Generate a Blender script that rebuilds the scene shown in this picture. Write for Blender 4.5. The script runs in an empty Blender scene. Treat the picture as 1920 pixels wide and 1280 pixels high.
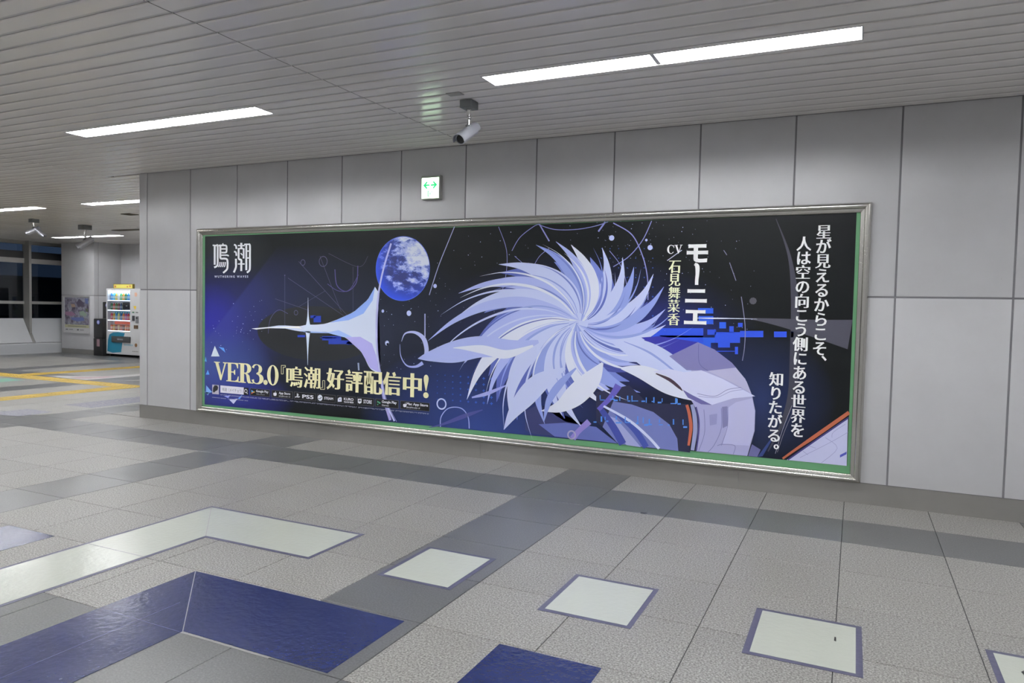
import bpy, bmesh, math, random
from mathutils import Vector, Matrix

# ------------------------------------------------------------------ camera, world, exposure
SC = bpy.context.scene
COL = SC.collection
CAM = Vector((8.323, -6.5144, 1.5127))
RIGHT = Vector((0.903578, 0.427913, 0.020893))
UP = Vector((-0.037467, 0.030348, 0.998837))
FWD = Vector((-0.426781, 0.903310, -0.043454))
FPX = 1363.9
camd = bpy.data.cameras.new('camera')
camd.sensor_width = 36.0
camd.lens = FPX * 36.0 / 1920.0
camd.clip_start = 0.05
camd.clip_end = 300
cam = bpy.data.objects.new('camera', camd)
COL.objects.link(cam)
cam.matrix_world = Matrix(((RIGHT.x, UP.x, -FWD.x, CAM.x), (RIGHT.y, UP.y, -FWD.y, CAM.y),
                           (RIGHT.z, UP.z, -FWD.z, CAM.z), (0, 0, 0, 1)))
SC.camera = cam

world = bpy.data.worlds.new('dusk_sky')
SC.world = world
world.use_nodes = True
world.node_tree.nodes['Background'].inputs[0].default_value = (0.30, 0.52, 0.95, 1)
world.node_tree.nodes['Background'].inputs[1].default_value = 0.07

SC.view_settings.view_transform = 'Standard'
SC.view_settings.look = 'None'
SC.view_settings.gamma = 1.0
SC.view_settings.use_curve_mapping = False
SC.view_settings.exposure = 0.0
SC.cycles.max_bounces = 10
SC.cycles.diffuse_bounces = 5
LAMP = 8.0            # strength of the white back panel of every ceiling light
TUBE = 85.0           # strength of the fluorescent tubes in it

# ------------------------------------------------------------------ measured layout (metres)
ZC = 3.17             # ceiling
ZS = 1.675            # horizontal panel joint
ZB = 0.1675           # top of steel baseboard
PITCH = 0.7812        # wall panel width
XC = -0.143           # outer corner of the billboard wall
XR = 14.0             # right end of the hall
YN = -10.2            # wall behind the camera
YF = 7.8              # far wall
XW = -12.6            # window wall
TS = 0.6              # floor tile
TX0 = 5.887
TY0 = -0.585
SLAT = 0.1625
SY0 = -1.736

rnd = random.Random(7)

def ray(px, py):
    return RIGHT * ((px - 960) / FPX) + UP * ((640 - py) / FPX) + FWD

def on_plane(px, py, axis, v):
    d = ray(px, py)
    return CAM + d * ((v - CAM[axis]) / d[axis])

def project(p):
    d = Vector(p) - CAM
    z = d.dot(FWD)
    if z < 0.05:
        return None
    return 960 + FPX * d.dot(RIGHT) / z, 640 - FPX * d.dot(UP) / z

def in_view(p):
    q = project(p)
    if q is None or not (-15 < q[0] < 1935 and -15 < q[1] < 1295):
        return False
    p = Vector(p)
    if p.y > 0.001:                      # behind the billboard wall?
        t = (0 - CAM.y) / (p.y - CAM.y)
        if CAM.x + (p.x - CAM.x) * t > XC:
            return False
    return True

# ------------------------------------------------------------------ helpers
def lin(c):
    c = c / 255.0
    return c / 12.92 if c <= 0.04045 else ((c + 0.055) / 1.055) ** 2.4

def rgb(r, g, b, k=1.0):
    return (min(1, lin(r) * k), min(1, lin(g) * k), min(1, lin(b) * k), 1)

MATS = {}

def mat(name, color, rough=0.5, metal=0.0, emit=None, strength=0.0, spec=0.5, trans=0.0):
    if name in MATS:
        return MATS[name]
    m = bpy.data.materials.new(name)
    m.use_nodes = True
    b = m.node_tree.nodes['Principled BSDF']
    b.inputs['Base Color'].default_value = color
    b.inputs['Roughness'].default_value = rough
    b.inputs['Metallic'].default_value = metal
    b.inputs['Specular IOR Level'].default_value = spec
    if trans:
        b.inputs['Transmission Weight'].default_value = trans
    if emit:
        b.inputs['Emission Color'].default_value = emit
        b.inputs['Emission Strength'].default_value = strength
    MATS[name] = m
    return m

class G:
    """small node-graph helper"""
    def __init__(self, m):
        self.t = m.node_tree
        self.bsdf = self.t.nodes['Principled BSDF']
    def n(self, kind, **kw):
        node = self.t.nodes.new(kind)
        for k, v in kw.items():
            setattr(node, k, v)
        return node
    def l(self, a, b):
        self.t.links.new(a, b)
    def coord(self, which='Object'):
        return self.n('ShaderNodeTexCoord').outputs[which]
    def pos(self):
        return self.n('ShaderNodeNewGeometry').outputs['Position']
    def noise(self, vec, scale, detail=2.0, rough=0.5):
        x = self.n('ShaderNodeTexNoise')
        x.inputs['Scale'].default_value = scale
        x.inputs['Detail'].default_value = detail
        x.inputs['Roughness'].default_value = rough
        self.l(vec, x.inputs['Vector'])
        return x.outputs['Fac']
    def ramp(self, fac, stops):
        x = self.n('ShaderNodeValToRGB')
        e = x.color_ramp.elements
        while len(e) < len(stops):
            e.new(0.5)
        for el, (p, c) in zip(e, stops):
            el.position = p
            el.color = c
        self.l(fac, x.inputs[0])
        return x.outputs[0]
    def math(self, op, a, b=None, c=None, clamp=False):
        x = self.n('ShaderNodeMath', operation=op, use_clamp=clamp)
        for i, v in enumerate((a, b, c)):
            if v is None:
                continue
            if isinstance(v, (int, float)):
                x.inputs[i].default_value = v
            else:
                self.l(v, x.inputs[i])
        return x.outputs[0]
    def mix(self, fac, a, b, blend='MIX'):
        x = self.n('ShaderNodeMix', data_type='RGBA', blend_type=blend)
        for s, v in ((x.inputs[0], fac), (x.inputs[6], a), (x.inputs[7], b)):
            if isinstance(v, (int, float)):
                s.default_value = v
            elif isinstance(v, tuple):
                s.default_value = v
            else:
                self.l(v, s)
        return x.outputs[2]
    def bump(self, h, strength, dist=0.01):
        x = self.n('ShaderNodeBump')
        x.inputs['Strength'].default_value = strength
        x.inputs['Distance'].default_value = dist
        self.l(h, x.inputs['Height'])
        self.l(x.outputs[0], self.bsdf.inputs['Normal'])
    def base(self, c):
        self.l(c, self.bsdf.inputs['Base Color'])
    def roughness(self, v):
        self.l(v, self.bsdf.inputs['Roughness'])

def add_box(bm, x0, x1, y0, y1, z0, z1):
    v = [bm.verts.new(p) for p in ((x0, y0, z0), (x1, y0, z0), (x1, y1, z0), (x0, y1, z0),
                                   (x0, y0, z1), (x1, y0, z1), (x1, y1, z1), (x0, y1, z1))]
    for f in ((0, 3, 2, 1), (4, 5, 6, 7), (0, 1, 5, 4), (1, 2, 6, 5), (2, 3, 7, 6), (3, 0, 4, 7)):
        bm.faces.new([v[i] for i in f])
    return v

def add_tube(bm, path, radii, seg=12, cap=True):
    """round tube along a list of points"""
    pts = [Vector(p) for p in path]
    if isinstance(radii, (int, float)):
        radii = [radii] * len(pts)
    rings = []
    ref = None
    for i, p in enumerate(pts):
        t = (pts[min(i + 1, len(pts) - 1)] - pts[max(i - 1, 0)]).normalized()
        if ref is None:
            ref = Vector((0, 0, 1)) if abs(t.z) < 0.9 else Vector((1, 0, 0))
        a = (ref - t * ref.dot(t)).normalized()
        b = t.cross(a)
        ref = a
        rings.append([bm.verts.new(p + (a * math.cos(2 * math.pi * k / seg) + b * math.sin(2 * math.pi * k / seg)) * radii[i])
                      for k in range(seg)])
    for r0, r1 in zip(rings, rings[1:]):
        for k in range(seg):
            bm.faces.new((r0[k], r0[(k + 1) % seg], r1[(k + 1) % seg], r1[k]))
    if cap:
        bm.faces.new(list(reversed(rings[0])))
        bm.faces.new(rings[-1])

def add_prism(bm, outline, axis, a, b):
    """outline: 2-D points in the two other axes, extruded from a to b along axis"""
    def P(q, w):
        if axis == 0: return (w, q[0], q[1])
        if axis == 1: return (q[0], w, q[1])
        return (q[0], q[1], w)
    lo = [bm.verts.new(P(q, a)) for q in outline]
    hi = [bm.verts.new(P(q, b)) for q in outline]
    n = len(outline)
    bm.faces.new(lo)
    bm.faces.new(list(reversed(hi)))
    for i in range(n):
        bm.faces.new((lo[i], hi[i], hi[(i + 1) % n], lo[(i + 1) % n]))

def mesh_of(bm, m, name='mesh', smooth=False, bevel=0.0, recalc=True):
    if bevel:
        bmesh.ops.bevel(bm, geom=list(bm.edges), offset=bevel, segments=2, affect='EDGES', profile=0.6)
    if recalc:
        bmesh.ops.recalc_face_normals(bm, faces=list(bm.faces))
    me = bpy.data.meshes.new(name)
    bm.to_mesh(me)
    bm.free()
    for mm in (m if isinstance(m, (list, tuple)) else [m]):
        me.materials.append(mm)
    if smooth:
        for p in me.polygons:
            p.use_smooth = True
        me.set_sharp_from_angle(angle=math.radians(40))
    return me

def link(name, me, parent=None, loc=None):
    o = bpy.data.objects.new(name, me)
    COL.objects.link(o)
    if loc is not None:
        o.location = loc
    if parent is not None:
        o.parent = parent
    return o

def obj(name, bm, m, parent=None, smooth=False, bevel=0.0, recalc=True):
    return link(name, mesh_of(bm, m, name, smooth, bevel, recalc), parent)

def box(name, m, parent, x0, x1, y0, y1, z0, z1, bevel=0.0):
    bm = bmesh.new()
    add_box(bm, x0, x1, y0, y1, z0, z1)
    return obj(name, bm, m, parent, bevel=bevel, smooth=bool(bevel))

def tag(o, label=None, cat=None, group=None, kind=None):
    if label: o['label'] = label
    if cat: o['category'] = cat
    if group: o['group'] = group
    if kind: o['kind'] = kind
    return o

def thing(name, label, cat, loc=(0, 0, 0), group=None, kind=None):
    o = link(name, None, None, loc)
    return tag(o, label, cat, group, kind)

def part(name, bm, m, root, **kw):
    """mesh in world coordinates, child of a root Empty at root.location"""
    o = obj(name, bm, m, None, **kw)
    o.parent = root
    o.matrix_parent_inverse = Matrix.Translation(-root.location)
    return o

def pbox(name, m, root, x0, x1, y0, y1, z0, z1, bevel=0.0):
    bm = bmesh.new()
    add_box(bm, x0, x1, y0, y1, z0, z1)
    return part(name, bm, m, root, bevel=bevel, smooth=bool(bevel))

# ------------------------------------------------------------------ surface materials
def make_tile_mat(name, dark, light, mid, rough, relief=0.12):
    m = mat(name, mid, rough)
    g = G(m)
    p = g.pos()
    grain = g.ramp(g.noise(p, 105, 4, 0.75), [(0.38, dark), (0.5, mid), (0.61, light)])
    coarse = g.noise(p, 34, 2, 0.6)
    c = g.mix(g.math('MULTIPLY', coarse, 0.22), grain, mid)
    worn = g.noise(p, 1.1, 4, 0.6)
    c = g.mix(1.0, c, g.ramp(worn, [(0.3, (0.90, 0.89, 0.87, 1)), (0.7, (1, 1, 1, 1))]), 'MULTIPLY')
    rn = g.n('ShaderNodeObjectInfo').outputs['Random']
    v = g.math('MULTIPLY_ADD', rn, 0.09, 0.92)
    cv = g.n('ShaderNodeCombineColor')
    for i in range(3):
        g.l(v, cv.inputs[i])
    g.base(g.mix(1.0, c, cv.outputs[0], 'MULTIPLY'))
    g.roughness(g.math('MULTIPLY_ADD', worn, 0.14, rough - 0.06))
    g.bump(g.noise(p, 260, 2), relief, 0.002)
    return m

M_TILE = make_tile_mat('light_granite_tile', (0.10, 0.096, 0.09, 1), (0.47, 0.46, 0.44, 1), (0.268, 0.262, 0.248, 1), 0.42)
M_TILED = make_tile_mat('dark_grey_tile', (0.095, 0.097, 0.10, 1), (0.165, 0.168, 0.172, 1), (0.122, 0.125, 0.128, 1), 0.29, 0.03)
M_GROUT = mat('floor_grout', (0.05, 0.05, 0.052, 1), 0.9)

def make_panel_mat():
    m = mat('white_enamel_wall_panel', (0.5, 0.5, 0.52, 1), 0.32)
    g = G(m)
    p = g.pos()
    dirt = g.noise(p, 2.3, 5, 0.6)
    c = g.ramp(dirt, [(0.25, (0.515, 0.512, 0.528, 1)), (0.7, (0.56, 0.56, 0.578, 1))])
    spots = g.noise(p, 42, 3, 0.7)
    zone = g.noise(p, 1.4, 2)
    k = g.math('MULTIPLY', g.math('GREATER_THAN', spots, 0.735), g.math('GREATER_THAN', zone, 0.60))
    g.base(g.mix(g.math('MULTIPLY', k, 0.5), c, (0.2, 0.19, 0.18, 1)))
    g.roughness(g.math('MULTIPLY_ADD', dirt, 0.16, 0.27))
    return m
M_PANEL = make_panel_mat()
M_JOINT = mat('grey_joint_sealant', (0.20, 0.196, 0.212, 1), 0.7)
M_WALL = mat('plain_white_wall', (0.45, 0.45, 0.46, 1), 0.5)

def make_steel():
    m = mat('brushed_steel_baseboard', (0.42, 0.41, 0.395, 1), 0.42, 0.7)
    g = G(m)
    p = g.pos()
    mp = g.n('ShaderNodeMapping')
    mp.inputs['Scale'].default_value = (2, 2, 220)
    g.l(p, mp.inputs[0])
    streak = g.noise(mp.outputs[0], 1.0, 3)
    stain = g.noise(p, 2.0, 4)
    g.base(g.mix(g.math('MULTIPLY', stain, 0.6), (0.38, 0.37, 0.352, 1), (0.22, 0.213, 0.203, 1)))
    g.roughness(g.math('MULTIPLY_ADD', streak, 0.25, 0.30))
    return m
M_STEEL = make_steel()

def make_slat():
    m = mat('grey_ceiling_slat', (0.40, 0.385, 0.36, 1), 0.34)
    g = G(m)
    p = g.pos()
    n = g.noise(p, 0.9, 3)
    g.base(g.ramp(n, [(0.3, (0.80, 0.765, 0.735, 1)), (0.7, (0.825, 0.80, 0.775, 1))]))
    g.roughness(g.math('MULTIPLY_ADD', n, 0.1, 0.16))
    return m
M_SLAT = make_slat()
M_CEILBACK = mat('dark_ceiling_void', (0.16, 0.15, 0.14, 1), 0.8)

# ------------------------------------------------------------------ lights: openings first, the ceiling is cut around them
LW = 0.105
LIGHTS = []           # x0, x1, yc
for x0, x1 in ((1.20, 3.68), (5.84, 8.29), (10.46, 12.92), (-3.42, -0.96), (-8.04, -5.58)):
    LIGHTS.append((x0, x1, -1.745))
    LIGHTS.append((x0, x1, -5.25))
    LIGHTS.append((x0, x1, -8.75))
for x0, x1, yc in ((-3.74, -1.28, 1.745), (-7.46, -5.0, 1.745), (-11.2, -8.74, 1.745), (-11.02, -8.45, 5.85), (-3.74, -1.28, 5.85)):
    LIGHTS.append((x0, x1, yc))

# ------------------------------------------------------------------ floor
floor = box('floor', M_GROUT, None, -14.0, XR + 0.3, YN - 0.2, YF + 0.2, -0.12, -0.004)
tag(floor, kind='structure')

def bevel_slab(bm, x0, x1, y0, y1, z0, z1, e):
    lo = [bm.verts.new(p) for p in ((x0, y0, z0), (x1, y0, z0), (x1, y1, z0), (x0, y1, z0))]
    md = [bm.verts.new(p) for p in ((x0, y0, z1 - e), (x1, y0, z1 - e), (x1, y1, z1 - e), (x0, y1, z1 - e))]
    hi = [bm.verts.new(p) for p in ((x0 + e, y0 + e, z1), (x1 - e, y0 + e, z1), (x1 - e, y1 - e, z1), (x0 + e, y1 - e, z1))]
    for a, b in ((lo, md), (md, hi)):
        for i in range(4):
            bm.faces.new((a[i], a[(i + 1) % 4], b[(i + 1) % 4], b[i]))
    bm.faces.new(hi)

tiles = []
i0 = math.floor((XW - 0.3 - TX0) / TS); i1 = math.ceil((XR - TX0) / TS)
j0 = math.floor((YN - TY0) / TS); j1 = math.ceil((YF - TY0) / TS)
for i in range(i0, i1):
    for j in range(j0, j1):
        x0 = TX0 + i * TS; y0 = TY0 + j * TS
        x1 = x0 + TS; y1 = y0 + TS
        if y0 > -0.1 and x0 > XC:
            continue
        if x0 > XC - TS and y1 > 0 and y0 < 0 and x1 > XC:
            y1 = 0.0
        elif y0 > -0.1 and x1 > XC:
            x1 = XC
        dark = (i % 6 == 0) or (j % 6 == 5) or x0 < -11.6 or y0 > 6.5
        seen = max((1.0 / (Vector((x, y, 0)) - CAM).length ** 2 if in_view((x, y, 0)) else 0.0)
                   for x in (x0 + .02, (x0 + x1) / 2, x1 - .02) for y in (y0 + .02, (y0 + y1) / 2, y1 - .02))
        tiles.append((seen, x0, x1, y0, y1, dark))
tiles.sort(key=lambda t: -t[0])
shared = {}
rest = bmesh.new()
restd = bmesh.new()
GAP = 0.0022
for n, (seen, x0, x1, y0, y1, dark) in enumerate(tiles):
    if n < 300 and seen > 0:
        w = round(x1 - x0, 4); h = round(y1 - y0, 4)
        key = (w, h, dark)
        if key not in shared:
            bm = bmesh.new()
            bevel_slab(bm, -w / 2 + GAP, w / 2 - GAP, -h / 2 + GAP, h / 2 - GAP, -0.012, 0.0, 0.0015)
            shared[key] = mesh_of(bm, M_TILED if dark else M_TILE, 'floor_tile', recalc=False)
        link('floor_tile', shared[key], floor, ((x0 + x1) / 2, (y0 + y1) / 2, rnd.uniform(-0.0004, 0.0)))
    else:
        bevel_slab(restd if dark else rest, x0 + GAP, x1 - GAP, y0 + GAP, y1 - GAP, -0.012, 0.0, 0.0015)
tag(obj('floor_tile_field', rest, M_TILE, floor, recalc=False), kind='stuff')
tag(obj('floor_tile_border', restd, M_TILED, floor, recalc=False), kind='stuff')

# ------------------------------------------------------------------ ceiling of metal slats
ceiling = box('ceiling', M_CEILBACK, None, -14.0, XR + 0.3, YN - 0.2, YF + 0.2, ZC + 0.12, ZC + 0.22)
tag(ceiling, kind='structure')
XJ = [-14.0, -11.7, -6.22, -0.72, 4.72, 10.2, XR]

def slat_mesh(w, d):
    """thin metal slat, slightly dished so each one catches light by itself; hangs at z 0, runs along x"""
    bm = bmesh.new()
    prof = []
    n = 6
    for k in range(n + 1):
        t = k / n
        y = -d / 2 + d * t
        z = 0.0016 * (1 - (2 * t - 1) ** 2) * -1 * min(1.0, d / SLAT)
        prof.append((y, z))
    prof = [(-d / 2, 0.018)] + prof + [(d / 2, 0.018)]
    add = []
    for x in (-w / 2, w / 2):
        add.append([bm.verts.new((x, y, z)) for y, z in prof])
    for k in range(len(prof) - 1):
        f = bm.faces.new((add[0][k], add[0][k + 1], add[1][k + 1], add[1][k]))
        f.smooth = 1 <= k < len(prof) - 2
    return bm

pieces = []
s0 = math.floor((YN - SY0) / SLAT); s1 = math.ceil((YF - SY0) / SLAT)
GS = 0.0028
GJ = 0.004
for s in range(s0, s1):
    ya = SY0 + s * SLAT; yb = ya + SLAT
    for xa, xb in zip(XJ, XJ[1:]):
        if ya > -0.08:
            if xa > XC: continue
            xb = min(xb, XC)
        spans = [(xa + GJ, xb - GJ, ya + GS, yb - GS)]
        for lx0, lx1, yc in LIGHTS:
            la, lb = yc - LW - 0.008, yc + LW + 0.008
            out = []
            for (p, q, u, v) in spans:
                a = max(p, lx0 - 0.008); b = min(q, lx1 + 0.008)
                if a >= b or la >= v or lb <= u:
                    out.append((p, q, u, v)); continue
                if a > p + 0.01: out.append((p, a, u, v))
                if b < q - 0.01: out.append((b, q, u, v))
                if la > u + 0.004: out.append((a, b, u, la))
                if lb < v - 0.004: out.append((a, b, lb, v))
            spans = out
        if yb > 0 and xb > XC:
            spans = [(p, q, u, min(v, -0.001)) for p, q, u, v in spans if u < -0.01]
        pieces += spans
ranked = []
for (p, q, u, v) in pieces:
    best = 0.0
    for k in range(25):
        P = Vector((p + (q - p) * k / 24, (u + v) / 2, ZC))
        if in_view(P):
            best = max(best, 1.0 / (P - CAM).length ** 2)
    ranked.append((best * min(1, q - p), p, q, u, v))
ranked.sort(key=lambda t: -t[0])
shared = {}
restbm = bmesh.new()
for n, (b, p, q, u, v) in enumerate(ranked):
    w, d = q - p, v - u
    if n < 300 and b > 0:
        key = (round(w, 3), round(d, 4))
        if key not in shared:
            shared[key] = mesh_of(slat_mesh(w, d), M_SLAT, 'slat', recalc=False)
        link('slat', shared[key], ceiling, ((p + q) / 2, (u + v) / 2, ZC))
    else:
        v4 = [restbm.verts.new(c) for c in ((p, u, ZC), (p, v, ZC), (q, v, ZC), (q, u, ZC))]
        restbm.faces.new(v4)
tag(obj('slat_field', restbm, M_SLAT, ceiling, recalc=False), kind='stuff')

# ------------------------------------------------------------------ billboard wall and the rest of the shell
wall = box('wall_billboard', M_JOINT, None, XC + 0.012, XR, 0.0045, 0.30, 0.0, ZC + 0.11)
tag(wall, kind='structure')
GAPW = 0.0072
cols = [(XC, 0.0)] + [(k * PITCH, (k + 1) * PITCH) for k in range(0, 18)]
shared = {}
for a, b in cols:
    b = min(b, XR)
    if b - a < 0.05: continue
    for z0, z1 in ((ZB + 0.004, ZS - 0.0075), (ZS + 0.0075, ZC - 0.002)):
        la = a if a == XC else a + GAPW
        key = (round(b - GAPW - la, 3), round(z1 - z0, 3))
        w, h = b - GAPW - la, z1 - z0
        if key not in shared:
            bm = bmesh.new()
            add_box(bm, -w / 2, w / 2, 0, 0.012, -h / 2, h / 2)
            shared[key] = mesh_of(bm, M_PANEL, 'wall_panel', bevel=0.0018, smooth=True)
        link('wall_panel', shared[key], wall, ((la + b - GAPW) / 2, 0, (z0 + z1) / 2))
side = box('wall_corner_return', M_PANEL, None, XC, XC + 0.25, 0.012, YF, 0.0, ZC + 0.02)
tag(side, kind='structure')
base = thing('baseboard_billboard', None, None, kind='structure')
bx = XC
seg = 0
while bx < XR:
    nx = min(bx + 2.53, XR)
    bm = bmesh.new()
    add_box(bm, bx + (0 if bx == XC else 0.001), nx - 0.001, -0.003, 0.012, 0.0, ZB)
    part('baseboard_plate', bm, M_STEEL, base)
    bx = nx
tag(box('wall_behind', M_WALL, None, -14.0, XR, YN - 0.2, YN, 0, ZC + 0.1), kind='structure')
tag(box('wall_right', M_WALL, None, XR, XR + 0.2, YN - 0.2, 0.3, 0, ZC + 0.1), kind='structure')
tag(box('wall_far', M_PANEL, None, -11.07, XC, YF, YF + 0.2, 0, ZC + 0.1), kind='structure')

# ------------------------------------------------------------------ ceiling lights (recessed troughs)
M_LAMP = mat('lit_diffuser', (0.9, 0.9, 0.9, 1), 0.5, emit=(0.97, 0.985, 1.0, 1), strength=LAMP)
M_TUBE = mat('fluorescent_tube', (0.9, 0.9, 0.9, 1), 0.5, emit=(0.97, 0.985, 1.0, 1), strength=TUBE)
M_TRIM = mat('light_housing_white', (0.62, 0.62, 0.63, 1), 0.4)
LIGHT_LABEL = {
    0: 'long white strip light nearest the camera, above the right half of the billboard',
    1: 'white strip light above the left half of the billboard, near the wall corner',
    2: 'far strip light cut off by the edge of the billboard wall, above the vending machine',
    3: 'short bright strip light cut off by the left edge of the photograph',
    4: 'farthest strip light, behind the far security camera and above the column'}
order = [(5.84, -1.745), (1.20, -1.745), (-3.74, 1.745), (-7.46, 1.745), (-11.02, 5.85)]
for x0, x1, yc in LIGHTS:
    lab = 'white strip light in the ceiling outside the photograph'
    for k, (ox, oy) in enumerate(order):
        if abs(ox - x0) < 0.01 and abs(oy - yc) < 0.01:
            lab = LIGHT_LABEL[k]
    root = thing('ceiling_light', lab, 'light', ((x0 + x1) / 2, yc, ZC), 'recessed strip lights')
    ya, yb = yc - LW, yc + LW
    dz = 0.072
    bm = bmesh.new()
    add_box(bm, x0 - 0.006, x1 + 0.006, ya - 0.006, ya, ZC - 0.001, ZC + dz + 0.02)
    add_box(bm, x0 - 0.006, x1 + 0.006, yb, yb + 0.006, ZC - 0.001, ZC + dz + 0.02)
    add_box(bm, x0 - 0.006, x0, ya, yb, ZC - 0.001, ZC + dz + 0.02)
    add_box(bm, x1, x1 + 0.006, ya, yb, ZC - 0.001, ZC + dz + 0.02)
    add_box(bm, x0, x1, ya, yb, ZC + dz + 0.012, ZC + dz + 0.02)
    part('housing', bm, M_TRIM, root)
    xm = (x0 + x1) / 2
    pbox('divider', M_TRIM, root, xm - 0.014, xm + 0.014, ya, yb, ZC + 0.004, ZC + dz + 0.011)
    for a, b in ((x0 + 0.003, xm - 0.015), (xm + 0.015, x1 - 0.003)):
        pbox('diffuser', M_LAMP, root, a, b, ya + 0.002, yb - 0.002, ZC + dz, ZC + dz + 0.010)
        for ty in (-0.060, 0.060):
            bm = bmesh.new()
            add_tube(bm, [(a + 0.012, yc + ty, ZC + 0.043), (b - 0.012, yc + ty, ZC + 0.043)], 0.016, 12)
            part('tube', bm, M_TUBE, root, smooth=True)

# ------------------------------------------------------------------ security cameras
M_CGREY = mat('camera_grey_paint', (0.16, 0.17, 0.175, 1), 0.45)
M_CSILV = mat('camera_silver_paint', (0.42, 0.43, 0.48, 1), 0.28, 0.55)
M_CHROME = mat('polished_chrome', (0.72, 0.71, 0.69, 1), 0.10, 1.0)
M_LENS = mat('dark_lens_glass', (0.006, 0.006, 0.007, 1), 0.12)
M_BLACK = mat('black_plastic', (0.012, 0.012, 0.013, 1), 0.4)

def frame_of(d):
    d = Vector(d).normalized()
    up = Vector((0, 0, 1))
    r = d.cross(up).normalized()
    return d, r, r.cross(d)

def cctv_body(root, back, direction, L, R, hood=True):
    d, r, u = frame_of(direction)
    back = Vector(back)
    bm = bmesh.new()
    add_tube(bm, [back + d * t for t in (0, 0.012, L - 0.012, L)], [R * 0.8, R, R, R * 0.93], 24)
    body = part('camera_body', bm, M_CSILV, root, smooth=True)
    bm = bmesh.new()
    add_tube(bm, [back + d * (L - 0.004), back + d * (L + 0.002)], [R * 0.84, R * 0.80], 24)
    part('lens', bm, M_LENS, root, smooth=True)
    bm = bmesh.new()
    for (a, b, ra, rb) in ((L - 0.01, L + 0.006, R * 0.97, R * 0.97),):
        n = 24
        rings = []
        for t, q in ((a, R * 0.99), (b, R * 0.99), (b, R * 0.86), (a, R * 0.86)):
            rings.append([bm.verts.new(back + d * t + (r * math.cos(6.28318 * k / n) + u * math.sin(6.28318 * k / n)) * q) for k in range(n)])
        for i in range(4):
            for k in range(n):
                bm.faces.new((rings[i][k], rings[i][(k + 1) % n], rings[(i + 1) % 4][(k + 1) % n], rings[(i + 1) % 4][k]))
    part('lens_ring', bm, M_CSILV, root, smooth=True)
    if hood:
        bm = bmesh.new()
        n = 16
        secs = []
        for t in (-0.01, L + 0.035):
            sec = []
            for q in (R * 1.22, R * 1.14):
                sec.append([bm.verts.new(back + d * t + (r * math.cos(a) + u * math.sin(a)) * q)
                            for a in [math.radians(-12 + 204 * k / n) for k in range(n + 1)]])
            secs.append(sec)
        (o0, i0_), (o1, i1_) = secs
        for k in range(n):
            bm.faces.new((o0[k], o0[k + 1], o1[k + 1], o1[k]))
            bm.faces.new((i0_[k], i1_[k], i1_[k + 1], i0_[k + 1]))
            bm.faces.new((o0[k], i0_[k], i0_[k + 1], o0[k + 1]))
            bm.faces.new((o1[k], o1[k + 1], i1_[k + 1], i1_[k]))
        for a, b, c, e in ((o0[0], o1[0], i1_[0], i0_[0]), (o0[n], i0_[n], i1_[n], o1[n])):
            bm.faces.new((a, b, c, e))
        part('sun_hood', bm, M_CSILV, root, smooth=True)
    return d, r, u

def cctv(loc, label, direction, s=1.0, drop=0.135, body=(0.19, 0.036)):
    x, y = loc
    root = thing('security_camera', label, 'security camera', (x, y, ZC), 'ceiling security cameras')
    pbox('mount_box', M_CGREY, root, x - 0.052 * s, x + 0.052 * s, y - 0.06 * s, y + 0.06 * s, ZC - 0.062 * s, ZC - 0.0005, bevel=0.004)
    z = ZC - 0.062 * s
    d, r, u = frame_of(direction)
    tip = Vector((x, y, z - drop * s))
    bm = bmesh.new()
    add_tube(bm, [(x, y, z + 0.004), (x, y, z - 0.010), (x, y, z - 0.010), (x, y, z - 0.065 * s)],
             [0.022 * s, 0.022 * s, 0.0155 * s, 0.0155 * s], 16)
    part('mount_pipe', bm, M_CHROME, root, smooth=True)
    bm = bmesh.new()
    bmesh.ops.create_uvsphere(bm, u_segments=16, v_segments=10, radius=0.021 * s,
                              matrix=Matrix.Translation((x, y, z - 0.072 * s)))
    part('ball_joint', bm, M_CHROME, root, smooth=True)
    bm = bmesh.new()
    back = tip - d * 0.075 * s - u * (body[1] + 0.006) * s
    add_tube(bm, [(x, y, z - 0.072 * s), tip], 0.0135 * s, 14)
    part('swivel_arm', bm, M_CHROME, root, smooth=True)
    bm = bmesh.new()
    add_tube(bm, [tip + u * 0.012 * s, tip - u * 0.008 * s], 0.024 * s, 14)
    part('bracket', bm, M_CGREY, root, smooth=True)
    cctv_body(root, back, direction, body[0] * s, body[1] * s)
    return root

to_cam = (CAM - Vector((5.46, -1.35, 2.95))).normalized()
left = -RIGHT
cctv((5.462, -1.355), 'silver bullet security camera on a grey box, nearest the photographer', to_cam * 0.80 + left * 0.50 + Vector((0, 0, -0.36)), body=(0.235, 0.043))
plate = box('ceiling_plate', mat('grey_cover_plate', (0.30, 0.29, 0.275, 1), 0.5), None, 5.395, 5.515, -1.61, -1.53, ZC - 0.006, ZC, bevel=0.002)
tag(plate, 'flat grey cover plate beside the nearest security camera mount', 'cover plate')
cctv((-7.02, 3.95), 'silver bullet security camera hanging in front of the farthest strip light', to_cam * 0.45 + left * 0.70 + Vector((0, 0, -0.50)), 1.7, 0.12)
r2 = cctv((-7.03, 2.86), 'small security camera pair hanging at the far left near the windows', left * 0.8 + to_cam * 0.3 + Vector((0, 0, -0.35)), 1.2, 0.09)
cctv_body(r2, (-6.98, 2.88, ZC - 0.21), RIGHT * 0.7 + Vector((0, 0, -0.6)), 0.19, 0.042)

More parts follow.
